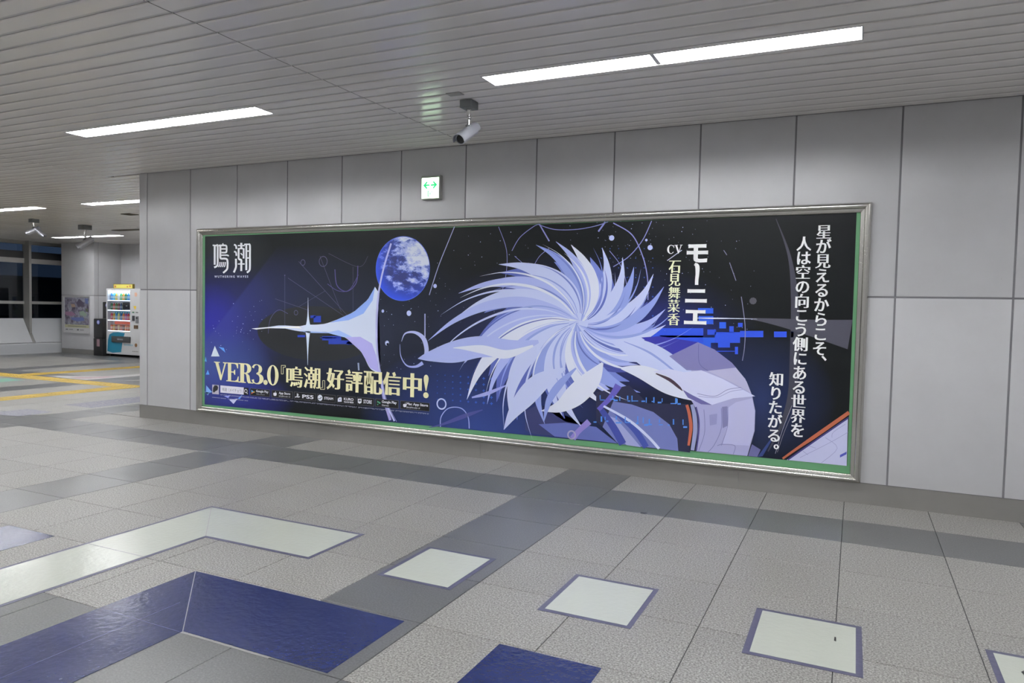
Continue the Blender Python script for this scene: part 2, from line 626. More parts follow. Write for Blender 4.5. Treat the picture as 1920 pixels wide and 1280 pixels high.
# ------------------------------------------------------------------ ceiling vents far off
M_VENT = mat('brown_vent_metal', (0.10, 0.085, 0.055, 1), 0.6)
def vent(x0, x1, y0, y1, n, label):
    root = thing('ceiling_vent', label, 'vent', ((x0 + x1) / 2, (y0 + y1) / 2, ZC), 'dark ceiling slots')
    bm = bmesh.new()
    add_box(bm, x0, x1, y0, y0 + 0.012, ZC - 0.012, ZC)
    add_box(bm, x0, x1, y1 - 0.012, y1, ZC - 0.012, ZC)
    add_box(bm, x0, x0 + 0.012, y0 + 0.012, y1 - 0.012, ZC - 0.012, ZC)
    add_box(bm, x1 - 0.012, x1, y0 + 0.012, y1 - 0.012, ZC - 0.012, ZC)
    part('frame', bm, M_VENT, root)
    for k in range(n):
        yy = y0 + 0.012 + (y1 - y0 - 0.024) * (k + 0.5) / n
        pbox('fin', M_VENT, root, x0 + 0.012, x1 - 0.012, yy - 0.008, yy + 0.008, ZC - 0.010, ZC - 0.001)
vent(-7.36, -5.6, 4.82, 5.02, 6, 'long brown ceiling slot above the vending machine, beside the wall edge')
vent(-4.30, -4.06, 2.80, 3.00, 4, 'small brown ceiling slot just left of the wall edge')

# ------------------------------------------------------------------ far column with poster
YCOL = 6.97
XCL, XCR = -12.5, -11.07
col = thing('wall_column', None, None, kind='structure')
pbox('column_core', M_JOINT, col, XCL + 0.012, XCR - 0.012, YCOL + 0.012, YF + 0.2, 0, ZC + 0.02)
M_DKBASE = mat('dark_stone_base', (0.20, 0.195, 0.19, 1), 0.5)
pbox('column_base', M_DKBASE, col, XCL, XCR, YCOL - 0.002, YF, 0, 0.13)
for z0, z1 in ((0.135, 1.66), (1.672, ZC)):
    pbox('wall_panel', M_PANEL, col, XCL, XCR, YCOL, YCOL + 0.013, z0, z1, bevel=0.002)
    pbox('wall_panel', M_PANEL, col, XCR - 0.013, XCR, YCOL + 0.014, 7.10, z0, z1, bevel=0.002)
    pbox('wall_panel', M_PANEL, col, XCR - 0.013, XCR, 7.112, YF, z0, z1, bevel=0.002)

poster2 = thing('wall_poster', 'colourful picture poster in a slim frame on the far column', 'poster', (-11.81, YCOL, 1.1))
px0, px1, pz0, pz1 = -12.40, -11.24, 0.60, 1.64
M_ALU = mat('aluminium_frame', (0.55, 0.55, 0.56, 1), 0.35, 0.6)
pbox('frame_rail', M_ALU, poster2, px0, px1, YCOL - 0.022, YCOL, pz1 - 0.02, pz1)
pbox('frame_rail', M_ALU, poster2, px0, px1, YCOL - 0.032, YCOL, pz0 - 0.02, pz0 + 0.012)
pbox('frame_rail', M_ALU, poster2, px0, px0 + 0.02, YCOL - 0.022, YCOL, pz0 + 0.013, pz1 - 0.021)
pbox('frame_rail', M_ALU, poster2, px1 - 0.02, px1, YCOL - 0.022, YCOL, pz0 + 0.013, pz1 - 0.021)
pbox('poster_sheet', mat('poster_paper_white', (0.5, 0.5, 0.52, 1), 0.5), poster2, px0 + 0.021, px1 - 0.021, YCOL - 0.010, YCOL, pz0 + 0.013, pz1 - 0.021)

def poster_noise():
    m = mat('poster_picture_print', (0.2, 0.2, 0.25, 1), 0.45)
    g = G(m)
    p = g.pos()
    a = g.ramp(g.noise(p, 5.5, 2, 0.5), [(0.36, rgb(70, 62, 84)), (0.45, rgb(112, 104, 128)), (0.56, rgb(150, 150, 160)), (0.66, rgb(92, 96, 120))])
    g.base(g.mix(0.35, a, g.ramp(g.noise(p, 14, 3), [(0.4, rgb(84, 70, 80)), (0.6, rgb(170, 176, 186))])))
    return m
pbox('picture', poster_noise(), poster2, px0 + 0.06, px1 - 0.03, YCOL - 0.0115, YCOL - 0.0105, 0.83, 1.60)
pbox('caption_band', mat('poster_yellow_band', rgb(178, 176, 140), 0.5), poster2, px0 + 0.06, px1 - 0.03, YCOL - 0.0115, YCOL - 0.0105, 0.745, 0.828)

def flat_poly(name, pts, m, root, y):
    """flat print patch on a wall facing -y: pts are (x, z)"""
    bm = bmesh.new()
    vs = [bm.verts.new((x, y, z)) for x, z in pts]
    bm.faces.new(vs)
    f = bm.faces[:] if False else list(bm.faces)
    f[0].normal_update()
    if f[0].normal.y > 0:
        f[0].normal_flip()
    return part(name, bm, m, root, recalc=False)

def on_col(px, py):
    p = on_plane(px, py, 1, YCOL)
    return p.x, p.z
def c7p(pts):
    return [on_col(110 + x / 12.8, 540 + y / 12.8) for x, y in pts]
for k, (pts, colr) in enumerate((
    ([(180, 560), (340, 565), (420, 640), (330, 670), (190, 650), (160, 600)], rgb(150, 112, 138)),
    ([(500, 560), (600, 550), (690, 620), (660, 680), (520, 650)], rgb(142, 160, 142)),
    ([(290, 700), (440, 700), (600, 700), (630, 780), (460, 800), (330, 760)], rgb(98, 110, 168)),
    ([(500, 250), (610, 350), (600, 440), (470, 450), (440, 350)], rgb(82, 74, 92)),
    ([(300, 380), (390, 380), (420, 450), (330, 460)], rgb(166, 140, 120)),
    ([(640, 250), (715, 250), (715, 380), (650, 370)], rgb(98, 112, 160)),
    ([(650, 490), (715, 490), (715, 580), (660, 560)], rgb(92, 98, 78)),
)):
    flat_poly('picture_patch', c7p(pts), mat('poster_patch_%d' % k, colr, 0.5), poster2, YCOL - 0.0125 - 0.0003 * k)
bm = bmesh.new()
for x0, x1, z0, z1 in ((-12.30, -12.20, 0.675, 0.70), (-12.15, -11.98, 0.68, 0.695), (-11.80, -11.72, 0.665, 0.705), (-11.68, -11.5, 0.675, 0.69), (-12.2, -11.4, 0.775, 0.79)):
    add_box(bm, x0, x1, YCOL - 0.0125, YCOL - 0.0115, z0, z1)
tag(part('small_print', bm, mat('poster_small_print', rgb(95, 95, 100), 0.5), poster2), kind='stuff')

# ------------------------------------------------------------------ window wall at the far left
XS = XW - 0.44
M_SILL = mat('white_sill_paint', (0.50, 0.51, 0.53, 1), 0.4)
M_MULL = mat('grey_window_frame', (0.30, 0.295, 0.28, 1), 0.45, 0.2)
sillw = thing('wall_window', None, None, kind='structure')
YW0, YW1 = 1.6, YF
def bulge(bm, y0, y1):
    prof = [(XW - 0.5, 0.0), (XW + 0.0, 0.0), (XW + 0.0, 0.27), (XW - 0.012, 0.292), (XW - 0.03, 0.30), (XW - 0.5, 0.30)]
    add_prism(bm, prof, 1, y0, y1)
bm = bmesh.new(); bulge(bm, YW0, YW1); part('low_wall', bm, M_SILL, sillw)
post_y0, post_y1 = 6.225, 6.29
bm = bmesh.new()
add_prism(bm, [(XW - 0.012, 0.31), (XS, 0.985), (XS - 0.05, 0.985), (XS - 0.05, 0.31)], 1, YW0, post_y0 - 0.012)
part('sloped_sill', bm, M_SILL, sillw)
bm = bmesh.new()
add_prism(bm, [(XW - 0.012, 0.31), (XS, 0.985), (XS - 0.05, 0.985), (XS - 0.05, 0.31)], 1, post_y1 + 0.012, YW1)
part('sloped_sill', bm, M_SILL, sillw)
bm = bmesh.new()
add_prism(bm, [(XW - 0.03, 0.302), (XS, 0.95), (XS - 0.05, 0.95), (XS - 0.05, 0.302)], 1, post_y0 - 0.012, post_y1 + 0.012)
part('sill_joint', bm, M_MULL, sillw)
def post(y0, y1):
    bm = bmesh.new()
    xf = XW - 0.17
    add_prism(bm, [(xf, 0.55), (xf, ZC), (XS - 0.04, ZC), (XS - 0.04, 0.98)], 1, y0, y1)
    part('window_post', bm, M_MULL, sillw)
post(post_y0, post_y1)
post(3.80, 3.865)
pbox('header', M_MULL, sillw, XS - 0.05, XS + 0.10, YW0, YW1, 3.075, ZC + 0.02)
tag(box('wall_left', M_WALL, None, XW - 0.6, XW, YN - 0.2, YW0, 0, ZC + 0.1), kind='structure')
M_GLASS = mat('tinted_window_glass', (0.35, 0.38, 0.42, 1), 0.02, trans=1.0)
M_GLASS2 = mat('clear_window_glass', (0.85, 0.88, 0.92, 1), 0.02, trans=1.0)
for n, (y0, y1) in enumerate(((post_y1, YW1), (3.865, post_y0), (YW0, 3.80))):
    win = thing('window_%d' % (n + 1), None, None, kind='structure')
    pbox('window_rail', M_MULL, win, XS - 0.04, XS + 0.035, y0, y1, 1.39, 1.47)
    pbox('window_rail', mat('light_window_rail', (0.36, 0.35, 0.34, 1), 0.4), win, XS - 0.04, XS + 0.05, y0, y1, 2.545, 2.68)
    pbox('dark_spandrel', mat('dark_window_spandrel', (0.03, 0.03, 0.032, 1), 0.5), win, XS - 0.04, XS + 0.01, y0, y1, 2.681, 2.88)
    for z0, z1, mm in ((0.986, 1.389, M_GLASS), (1.471, 2.544, M_GLASS), (2.881, 3.074, M_GLASS2)):
        pbox('pane', mm, win, XS - 0.012, XS - 0.004, y0, y1, z0, z1)
# what stands outside in the dusk
for k, (x, y0, y1, h, lab) in enumerate(((-46.0, 10.0, 62.0, 2.95, 'low dark building seen through the window at dusk'),)):
    b = thing('building', lab, 'building', (x, (y0 + y1) / 2, 0))
    pbox('wall', mat('night_building_wall', (0.012, 0.012, 0.013, 1), 0.8), b, x - 8, x, y0, y1, -6, h)
    pbox('roof', mat('night_building_roof', (0.02, 0.022, 0.025, 1), 0.8), b, x - 8.2, x + 0.2, y0 - 0.2, y1 + 0.2, h, h + 0.25)
gr = box('ground', mat('night_ground', (0.02, 0.02, 0.02, 1), 0.9), None, -90, -13.3, -30, 90, -6.2, -6.0)
tag(gr, kind='structure')

# ------------------------------------------------------------------ vending machine, bottles, bins
VY = 6.90
vx0, vx1 = -10.455, -9.06
M_VW = mat('vending_white', (0.60, 0.60, 0.61, 1), 0.3)
M_VIN = mat('vending_inner_white', (0.75, 0.78, 0.82, 1), 0.4)
M_SHELF = mat('lit_shelf_edge', (0.8, 0.85, 1, 1), 0.3, emit=(0.75, 0.85, 1.0, 1), strength=2.0)
vend = thing('vending_machine', 'white drink vending machine with lit shelves beside the far column', 'vending machine', ((vx0 + vx1) / 2, 7.3, 0))
dx0, dx1, dz0, dz1 = vx0 + 0.05, -9.49, 0.70, 1.815
bm = bmesh.new()
add_box(bm, vx0, vx1, VY + 0.16, VY + 0.74, 0.07, 1.87)
add_box(bm, vx0, dx0, VY, VY + 0.16, 0.07, 1.87)
add_box(bm, dx1, vx1, VY, VY + 0.16, 0.07, 1.87)
add_box(bm, dx0, dx1, VY, VY + 0.16, 0.07, dz0)
add_box(bm, dx0, dx1, VY, VY + 0.16, dz1, 1.87)
part('cabinet', bm, M_VW, vend)
for lx in (vx0 + 0.08, vx1 - 0.12):
    for ly in (VY + 0.06, VY + 0.66):
        bm = bmesh.new(); add_tube(bm, [(lx, ly, 0.0), (lx, ly, 0.02), (lx, ly, 0.02), (lx, ly, 0.07)], [0.035, 0.035, 0.02, 0.02], 10)
        part('foot', bm, M_BLACK, vend)
pbox('display_back', M_VIN, vend, dx0, dx1, VY + 0.150, VY + 0.159, dz0, dz1)
rows = [(1.555, 1.80, rgb(60, 170, 220)), (1.285, 1.50, None), (1.01, 1.235, rgb(45, 140, 165)), (0.72, 0.965, rgb(225, 105, 75))]
for k, (z0, z1, hd) in enumerate(rows):
    sh = pbox('shelf', M_VIN, vend, dx0 + 0.001, dx1 - 0.001, VY + 0.03, VY + 0.149, z0 - 0.024, z0)
    pbox('lit_price_strip', M_SHELF, vend, dx0 + 0.001, dx1 - 0.001, VY + 0.006, VY + 0.029, z0 - 0.026, z0 - 0.002)
    if hd:
        hx0 = dx0 + (0.13 if k else 0.10)
        pbox('header_card', mat('card_%d' % k, hd, 0.4, emit=hd, strength=0.25), vend, hx0, (dx1 - 0.03) if k else hx0 + 0.22, VY + 0.12, VY + 0.149, z1 - 0.075 if k else z0 + 0.05, z1 - (0.0 if k else 0.06))
pbox('display_pane', mat('vending_clear_pane', (0.97, 0.98, 1, 1), 0.02, trans=1.0), vend, dx0, dx1, VY + 0.001, VY + 0.005, dz0, dz1)
bm = bmesh.new(); add_box(bm, dx0 + 0.001, dx1 - 0.001, VY + 0.04, VY + 0.10, dz1 - 0.014, dz1 - 0.001)
part('display_lamp', bm, mat('display_lamp', (1, 1, 1, 1), 0.5, emit=(0.85, 0.93, 1.0, 1), strength=11.0), vend)
M_BLK2 = mat('dark_grey_sign', (0.035, 0.036, 0.042, 1), 0.4)
pbox('black_card', M_BLK2, vend, -9.83, -9.51, VY + 0.035, VY + 0.05, 1.305, 1.49)
bm = bmesh.new(); add_box(bm, -9.70, -9.64, VY + 0.033, VY + 0.0345, 1.39, 1.41)
part('card_mark', bm, M_VIN, vend)
# lower front: teal print, slot, mark
bm = bmesh.new()
pts = [(-10.42, 0.14), (-10.39, 0.45), (-10.33, 0.60), (-10.18, 0.66), (-9.98, 0.675), (-9.70, 0.655), (-9.73, 0.60), (-9.80, 0.40), (-9.85, 0.13), (-10.2, 0.10)]
add_prism(bm, pts, 1, VY - 0.002, VY - 0.0005)
part('teal_print', bm, mat('teal_print', rgb(30, 120, 150), 0.35), vend)
pbox('delivery_slot', mat('slot_dark', (0.06, 0.06, 0.062, 1), 0.4), vend, -10.225, -9.465, VY - 0.02, VY - 0.0025, 0.395, 0.565, bevel=0.006)
bm = bmesh.new()
for a, b in ((-9.98, -9.95), (-9.93, -9.90), (-9.88, -9.86), (-9.84, -9.80), (-9.78, -9.755)):
    add_box(bm, a, b, VY - 0.0215, VY - 0.0205, 0.46, 0.50)
tag(part('slot_print', bm, mat('slot_print', rgb(150, 155, 165), 0.5), vend), kind='stuff')
bm = bmesh.new()
for k in range(7):
    add_box(bm, -9.72 + k * 0.05, -9.685 + k * 0.05, VY - 0.0015, VY - 0.0005, 0.315, 0.36)
tag(part('pale_print', bm, mat('pale_teal_print', rgb(140, 180, 195), 0.5), vend), kind='stuff')
bm = bmesh.new(); add_tube(bm, [(-9.255, VY - 0.002, 0.345), (-9.255, VY - 0.0005, 0.345)], 0.05, 16)
part('brown_mark', bm, mat('brown_mark', rgb(120, 85, 50), 0.5), vend)
bm = bmesh.new()
for k in range(5):
    add_box(bm, -9.40 + k * 0.05, -9.37 + k * 0.05, VY - 0.0015, VY - 0.0005, 0.16, 0.185)
tag(part('small_print', bm, mat('grey_small_print', rgb(130, 130, 125), 0.5), vend), kind='stuff')
# controls on the right
pbox('coin_panel', M_BLK2, vend, -9.40, -9.30, VY - 0.012, VY - 0.0005, 1.00, 1.14, bevel=0.003)
pbox('bill_reader', mat('reader_grey', (0.20, 0.20, 0.21, 1), 0.4), vend, -9.26, -9.15, VY - 0.015, VY - 0.0005, 0.94, 1.13, bevel=0.004)
pbox('reader_slot', M_BLACK, vend, -9.235, -9.175, VY - 0.017, VY - 0.0155, 1.06, 1.10)
pbox('coin_return', mat('return_brown', (0.10, 0.06, 0.03, 1), 0.4), vend, -9.33, -9.17, VY - 0.012, VY - 0.0005, 0.79, 0.885, bevel=0.005)
bm = bmesh.new(); add_prism(bm, [(-9.36, 1.395), (-9.30, 1.315), (-9.27, 1.31), (-9.24, 1.38), (-9.26, 1.405)], 1, VY - 0.002, VY - 0.0005)
part('yellow_sticker', bm, mat('yellow_sticker', rgb(225, 190, 60), 0.5), vend)
pbox('green_button', mat('green_button', rgb(45, 110, 70), 0.4), vend, -9.40, -9.32, VY - 0.006, VY - 0.0005, 1.215, 1.245)
pbox('grey_button', mat('grey_button', rgb(110, 110, 112), 0.4), vend, -9.26, -9.17, VY - 0.006, VY - 0.0005, 1.215, 1.245)
bm = bmesh.new(); add_prism(bm, [(-9.30, 1.66), (-9.22, 1.66), (-9.20, 1.72), (-9.23, 1.77), (-9.31, 1.76)], 1, VY - 0.002, VY - 0.0005)
part('orange_sticker', bm, mat('orange_sticker', rgb(222, 176, 150), 0.5), vend)
ts = thing('advert_box', 'small yellow advert box standing on top of the vending machine', 'sign', (-9.81, VY + 0.1, 1.87))
pbox('box_body', mat('advert_brown_edge', rgb(120, 105, 40), 0.5), ts, -10.205, -9.415, VY + 0.031, VY + 0.085, 1.8705, 1.995)
pbox('advert_face', mat('advert_yellow', rgb(225, 215, 110), 0.4), ts, -10.18, -9.44, VY + 0.028, VY + 0.0305, 1.882, 1.983)
bm = bmesh.new()
for x0, x1, z0, z1 in ((-10.15, -10.09, 1.90, 1.95), (-9.66, -9.6, 1.905, 1.935), (-9.55, -9.5, 1.91, 1.96)):
    add_box(bm, x0, x1, VY + 0.0265, VY + 0.0275, z0, z1)
tag(part('advert_print', bm, mat('advert_red', rgb(200, 120, 80), 0.5), ts), kind='stuff')

# sample bottles: every one a thing of its own
def bottle_mesh(kind, capm, bodym, labm):
    bm = bmesh.new()
    if kind == 'bottle':
        prof = [(0.0, 0.0), (0.030, 0.0), (0.031, 0.01), (0.031, 0.105), (0.026, 0.125), (0.013, 0.150), (0.012, 0.160)]
    else:
        prof = [(0.0, 0.0), (0.027, 0.0), (0.031, 0.008), (0.031, 0.118), (0.026, 0.128), (0.0, 0.128)]
    n = 12
    rings = [[bm.verts.new((r * math.cos(6.28318 * k / n), r * math.sin(6.28318 * k / n), z)) for k in range(n)] for r, z in prof if r > 0]
    for a, b in zip(rings, rings[1:]):
        for k in range(n):
            bm.faces.new((a[k], a[(k + 1) % n], b[(k + 1) % n], b[k]))
    bm.faces.new(list(reversed(rings[0]))); bm.faces.new(rings[-1])
    body = mesh_of(bm, bodym, 'bottle_body', smooth=True)
    bm = bmesh.new()
    add_tube(bm, [(0, 0, 0.035), (0, 0, 0.095)], 0.0322, 12, cap=False)
    lab = mesh_of(bm, labm, 'label_band', smooth=True)
    cap = None
    if kind == 'bottle':
        bm = bmesh.new()
        add_tube(bm, [(0, 0, 0.1605), (0, 0, 0.178)], 0.0145, 10)
        cap = mesh_of(bm, capm, 'cap', smooth=True)
    return body, lab, cap
pal = {
    0: [(70, 150, 215), (90, 190, 230), (230, 200, 80), (240, 240, 240), (90, 180, 120), (240, 170, 60), (60, 140, 90)],
    1: [(60, 130, 80), (210, 90, 70), (90, 140, 60), (150, 70, 60), (60, 90, 150), (120, 160, 90), (230, 230, 220)],
    2: [(220, 80, 100), (240, 180, 60), (90, 160, 210), (230, 220, 120), (60, 120, 180), (240, 140, 80), (190, 90, 160)],
    3: [(225, 110, 70), (240, 190, 70), (170, 70, 60), (235, 205, 150), (210, 90, 60), (120, 60, 45), (240, 150, 90)]}
rown = ['top', 'second', 'third', 'bottom']
hue = {0: ['blue', 'light blue', 'yellow', 'white', 'green', 'orange', 'dark green'], 1: ['green', 'red', 'olive', 'dark red', 'navy', 'pale green', 'white'],
       2: ['pink', 'yellow', 'light blue', 'pale yellow', 'blue', 'orange', 'purple'], 3: ['orange', 'yellow', 'dark red', 'cream', 'red', 'brown', 'light orange']}
nth = ['first', 'second', 'third', 'fourth', 'fifth', 'sixth', 'seventh', 'eighth', 'ninth']
cache = {}
for k, (z0, z1, hd) in enumerate(rows):
    n = 9 if k != 1 else 6
    for q in range(n):
        colr = pal[k][q % 7]
        kind = 'bottle' if k < 3 else 'can'
        key = (kind, colr)
        if key not in cache:
            bmname = 'drink_%d_%d_%d' % colr
            cache[key] = bottle_mesh(kind, mat('bottle_cap_white', (0.8, 0.8, 0.8, 1), 0.4), mat(bmname, rgb(*colr), 0.3),
                                     mat(bmname + '_label', rgb(*[int(c * 0.4 + 150) for c in colr]), 0.4))
        body, lab, cap = cache[key]
        x = dx0 + 0.07 + q * ((dx1 - dx0 - 0.14) / 8)
        b = link('drink_' + kind, body, None, (x, VY + 0.082, z0))
        tag(b, '%s drink %s, %s from left on the %s vending machine shelf' % (hue[k][q % 7], kind, nth[q], rown[k]), kind, 'sample drinks on the %s shelf' % rown[k])
        b.scale = (1.12, 1.12, 1.18)
        link('label_band', lab, b)
        if cap: link('cap', cap, b)

# recycling bins
def bin_(x0, x1, y0, y1, h, label):
    root = thing('recycling_bin', label, 'bin', ((x0 + x1) / 2, (y0 + y1) / 2, 0), 'black recycling bins')
    pbox('bin_body', M_BLACK, root, x0, x1, y0, y1, 0.0, h * 0.47, bevel=0.012)
    pbox('bin_upper', mat('bin_charcoal', (0.016, 0.016, 0.017, 1), 0.35), root, x0, x1, y0, y1, h * 0.475, h, bevel=0.03)
    bm = bmesh.new(); add_tube(bm, [((x0 + x1) / 2 + 0.02, y0 - 0.008, h - 0.10), ((x0 + x1) / 2 + 0.02, y0 + 0.01, h - 0.10)], 0.06, 16)
    part('hole_ring', bm, mat('bin_blue_ring', rgb(110, 120, 200), 0.4), root, smooth=True)
    bm = bmesh.new(); add_tube(bm, [((x0 + x1) / 2 + 0.02, y0 - 0.010, h - 0.10), ((x0 + x1) / 2 + 0.02, y0 - 0.0085, h - 0.10)], 0.042, 16)
    part('hole', bm, mat('bin_hole_white', rgb(190, 195, 230), 0.4), root, smooth=True)
    return root
b1 = bin_(-10.86, -10.475, 6.80, 7.15, 1.03, 'low black recycling bin squeezed beside the vending machine')
pbox('sticker', mat('bin_sticker', rgb(150, 120, 130), 0.5), b1, -10.72, -10.60, 6.7985, 6.7995, 0.26, 0.46)
bin_(-11.03, -10.66, 7.19, 7.60, 1.50, 'taller black recycling bin behind the low one')

# ------------------------------------------------------------------ yellow tactile paving (part of the floor)
M_TACT = mat('yellow_tactile_tile', rgb(208, 165, 52), 0.5)
g = G(M_TACT); g.base(g.ramp(g.noise(g.pos(), 3, 4), [(0.3, rgb(176, 148, 62)), (0.7, rgb(200, 170, 76))]))
def tact_mesh(along):
    bm = bmesh.new()
    h = 0.198
    bevel_slab(bm, -h, h, -h, h, 0, 0.003, 0.001)
    for k in range(4):
        c = -0.15 + 0.10 * k
        if along == 'x':
            bevel_slab(bm, -0.19, 0.19, c - 0.0175, c + 0.0175, 0.003, 0.008, 0.003)
        elif along == 'y':
            bevel_slab(bm, c - 0.0175, c + 0.0175, -0.19, 0.19, 0.003, 0.008, 0.003)
        else:
            for j in range(4):
                e = -0.15 + 0.10 * j
                bevel_slab(bm, c - 0.02, c + 0.02, e - 0.02, e + 0.02, 0.003, 0.008, 0.004)
    return mesh_of(bm, M_TACT, 'tactile_tile', recalc=False)
TM = {a: tact_mesh(a) for a in 'xyd'}
def tact(x, y, a):
    link('tactile_tile', TM[a], floor, (x, y, 0.0003))
TXA, TYB, TXC = -3.35, 2.29, -6.75
for k in range(1, 22): tact(TXA, TYB - 0.4 * k, 'y')
tact(TXA, TYB, 'd')
k = 1
while TXA - 0.4 * k > XW + 0.6:
    x = TXA - 0.4 * k
    tact(x, TYB, 'd' if abs(x - TXC) < 0.25 else 'x'); k += 1
for k in range(1, 9): tact(TXC, TYB + 0.4 * k, 'y')

# ------------------------------------------------------------------ floor stickers
def sticker_mat(name, c1, c2, rough, wave=0.5):
    m = mat(name, c1, rough)
    g = G(m)
    p = g.pos()
    worn = g.ramp(g.noise(p, 26, 5, 0.75), [(0.0, c2), (0.30, c1), (1.0, c1)])
    g.base(worn)
    g.roughness(g.math('MULTIPLY_ADD', g.noise(p, 5, 3), 0.12, rough - 0.05))
    g.bump(g.noise(p, 30, 2, 0.5), wave, 0.0030)
    return m
M_SBLUE = sticker_mat('blue_floor_vinyl', rgb(32, 41, 84), rgb(110, 115, 130), 0.20)
M_SWHITE = sticker_mat('white_floor_vinyl', rgb(184, 188, 178), rgb(150, 152, 148), 0.20)
M_SBORD = sticker_mat('dark_vinyl_border', rgb(80, 80, 104), rgb(100, 100, 110), 0.4)
M_SEAM = mat('vinyl_seam', rgb(140, 138, 136), 0.6)
def slab(name, pts, z0, z1, m, root):
    bm = bmesh.new()
    add_prism(bm, pts, 2, z0, z1)
    return part(name, bm, m, root)
def square_sticker(x0, x1, y0, y1, m, border, label):
    root = thing('floor_sticker', label, 'sticker', ((x0 + x1) / 2, (y0 + y1) / 2, 0), 'square stickers on the floor')
    if border:
        j = lambda: rnd.uniform(-0.004, 0.004)
        slab('border', [(x0 + j(), y0 + j()), (x1 + j(), y0 + j()), (x1 + j(), y1 + j()), (x0 + j(), y1 + j())], 0.0004, 0.0012, M_SBORD, root)
        e = 0.029
        slab('sheet', [(x0 + e, y0 + e), (x1 - e, y0 + e), (x1 - e, y1 - e), (x0 + e, y1 - e)], 0.00125, 0.0020, m, root)
    else:
        slab('sheet', [(x0, y0), (x1, y0), (x1, y1), (x0, y1)], 0.0004, 0.0014, m, root)
    return root
square_sticker(5.925, 6.402, -3.168, -2.605, M_SWHITE, True, 'white square floor sticker on the dark tiles, leftmost of the white squares')
square_sticker(6.918, 7.405, -3.175, -2.611, M_SWHITE, True, 'white square floor sticker, second from the left')
sq = square_sticker(7.915, 8.405, -3.173, -2.611, M_SWHITE, True, 'white square floor sticker with a small black chip, third from the left')
slab('chip', [(8.285, -2.80), (8.292, -2.80), (8.294, -2.85), (8.284, -2.845)], 0.0021, 0.0024, M_BLACK, sq)
sq = square_sticker(8.912, 9.40, -3.17, -2.605, M_SWHITE, True, 'white square floor sticker with a torn black patch in the lower right corner')
slab('torn_patch', [(9.02, -2.79), (9.06, -2.73), (9.10, -2.76), (9.2, -2.74), (9.3, -2.95), (9.1, -3.05), (9.05, -2.93)], 0.0021, 0.0025, M_BLACK, sq)
square_sticker(6.917, 7.40, -4.165, -3.603, M_SBLUE, False, 'blue square floor sticker at the bottom edge of the photograph')
square_sticker(7.915, 8.40, -4.165, -3.603, M_SBLUE, False, 'blue square floor sticker just below the photograph')

def ell(name, label, ox, oy, x2, w, ylow, m, border):
    root = thing(name, label, 'sticker', (ox, oy, 0), 'bent floor sticker bands')
    ix, iy = ox + w, oy - w
    if border:
        slab('border', [(ox, oy), (x2, oy), (x2, iy), (ix, iy), (ix, ylow), (ox, ylow)], 0.0004, 0.0012, M_SBORD, root)
        e = 0.027
        z0, z1 = 0.00125, 0.0020
    else:
        e = 0.0
        z0, z1 = 0.0004, 0.0014
    s = 0.003
    slab('sheet', [(ox + e + s, oy - e), (x2 - e, oy - e), (x2 - e, iy + e), (ix - e + s, iy + e)], z0, z1, m, root)
    slab('sheet', [(ox + e, oy - e - s), (ix - e, iy + e - s), (ix - e, ylow), (ox + e, ylow)], z0, z1, m, root)
    slab('seam', [(ox + e + s, oy - e), (ix - e + s, iy + e), (ix - e, iy + e - s), (ox + e, oy - e - s)], z0, z1 + 0.0002, M_SEAM, root)
    return root
ell('floor_band', 'white bent floor sticker band with a dark edge, ending at the leftmost square', 4.02, -2.60, 5.42, 0.55, -6.4, M_SWHITE, True)
wb = [o for o in COL.objects if o.name.startswith('floor_band')][0]
slab('tile_crease', [(4.05, -3.583), (4.54, -3.583), (4.54, -3.5865), (4.05, -3.5865)], 0.0021, 0.0023, M_SBORD, wb)
bl = ell('floor_band', 'wide blue bent floor sticker band at the lower left', 5.0, -3.605, 6.405, 0.567, -6.4, M_SBLUE, False)
slab('seam', [(5.57, -4.176), (6.1, -4.176), (6.1, -4.190), (5.57, -4.190)], 0.0004, 0.0010, M_SEAM, bl)
slab('tile_crease', [(5.285, -3.95), (5.288, -3.95), (5.288, -6.3), (5.285, -6.3)], 0.0015, 0.0017, M_SBORD, bl)
slab('tile_crease', [(5.03, -4.183), (5.56, -4.183), (5.56, -4.186), (5.03, -4.186)], 0.0015, 0.0017, M_SBORD, bl)
b3 = thing('floor_band', 'blue sticker band cut off by the left edge, above the white band', 'sticker', (3.4, -4, 0), 'bent floor sticker bands')
slab('sheet', [(3.245, -3.59), (3.722, -3.59), (3.722, -6.4), (3.245, -6.4)], 0.0004, 0.0014, M_SBLUE, b3)

def worn_mat(name, c1, c2):
    m = mat(name, c1, 0.5)
    g = G(m)
    g.base(g.ramp(g.noise(g.pos(), 22, 5, 0.75), [(0.42, c1), (0.6, c2)]))
    return m
M_WPURP = worn_mat('worn_purple_vinyl', rgb(106, 106, 124), rgb(140, 140, 146))
M_PINK = worn_mat('worn_pink_vinyl', rgb(178, 142, 150), rgb(172, 160, 162))
M_PALE = worn_mat('worn_white_vinyl', rgb(186, 184, 184), rgb(176, 174, 174))
M_GREEN = worn_mat('worn_green_vinyl', rgb(120, 178, 110), rgb(120, 160, 190))
def patch(name, label, pts, m, z=0.0010):
    bm = bmesh.new()
    cx = sum(p[0] for p in pts) / len(pts); cy = sum(p[1] for p in pts) / len(pts)
    root = thing(name, label, 'sticker', (cx, cy, 0))
    slab('sheet', pts, 0.0004, z, m, root)
    return root
patch('worn_floor_sticker', 'worn purple-grey floor sticker at the left edge', [(-2.03, -0.30), (-1.47, -0.30), (-1.44, -0.76), (-2.03, -0.86)], M_WPURP)
patch('worn_floor_sticker', 'long worn purple-grey floor sticker running to the wall corner', [(-2.03, 0.22), (-1.43, 0.22), (-1.42, 2.2), (-2.0, 2.2)], M_WPURP)
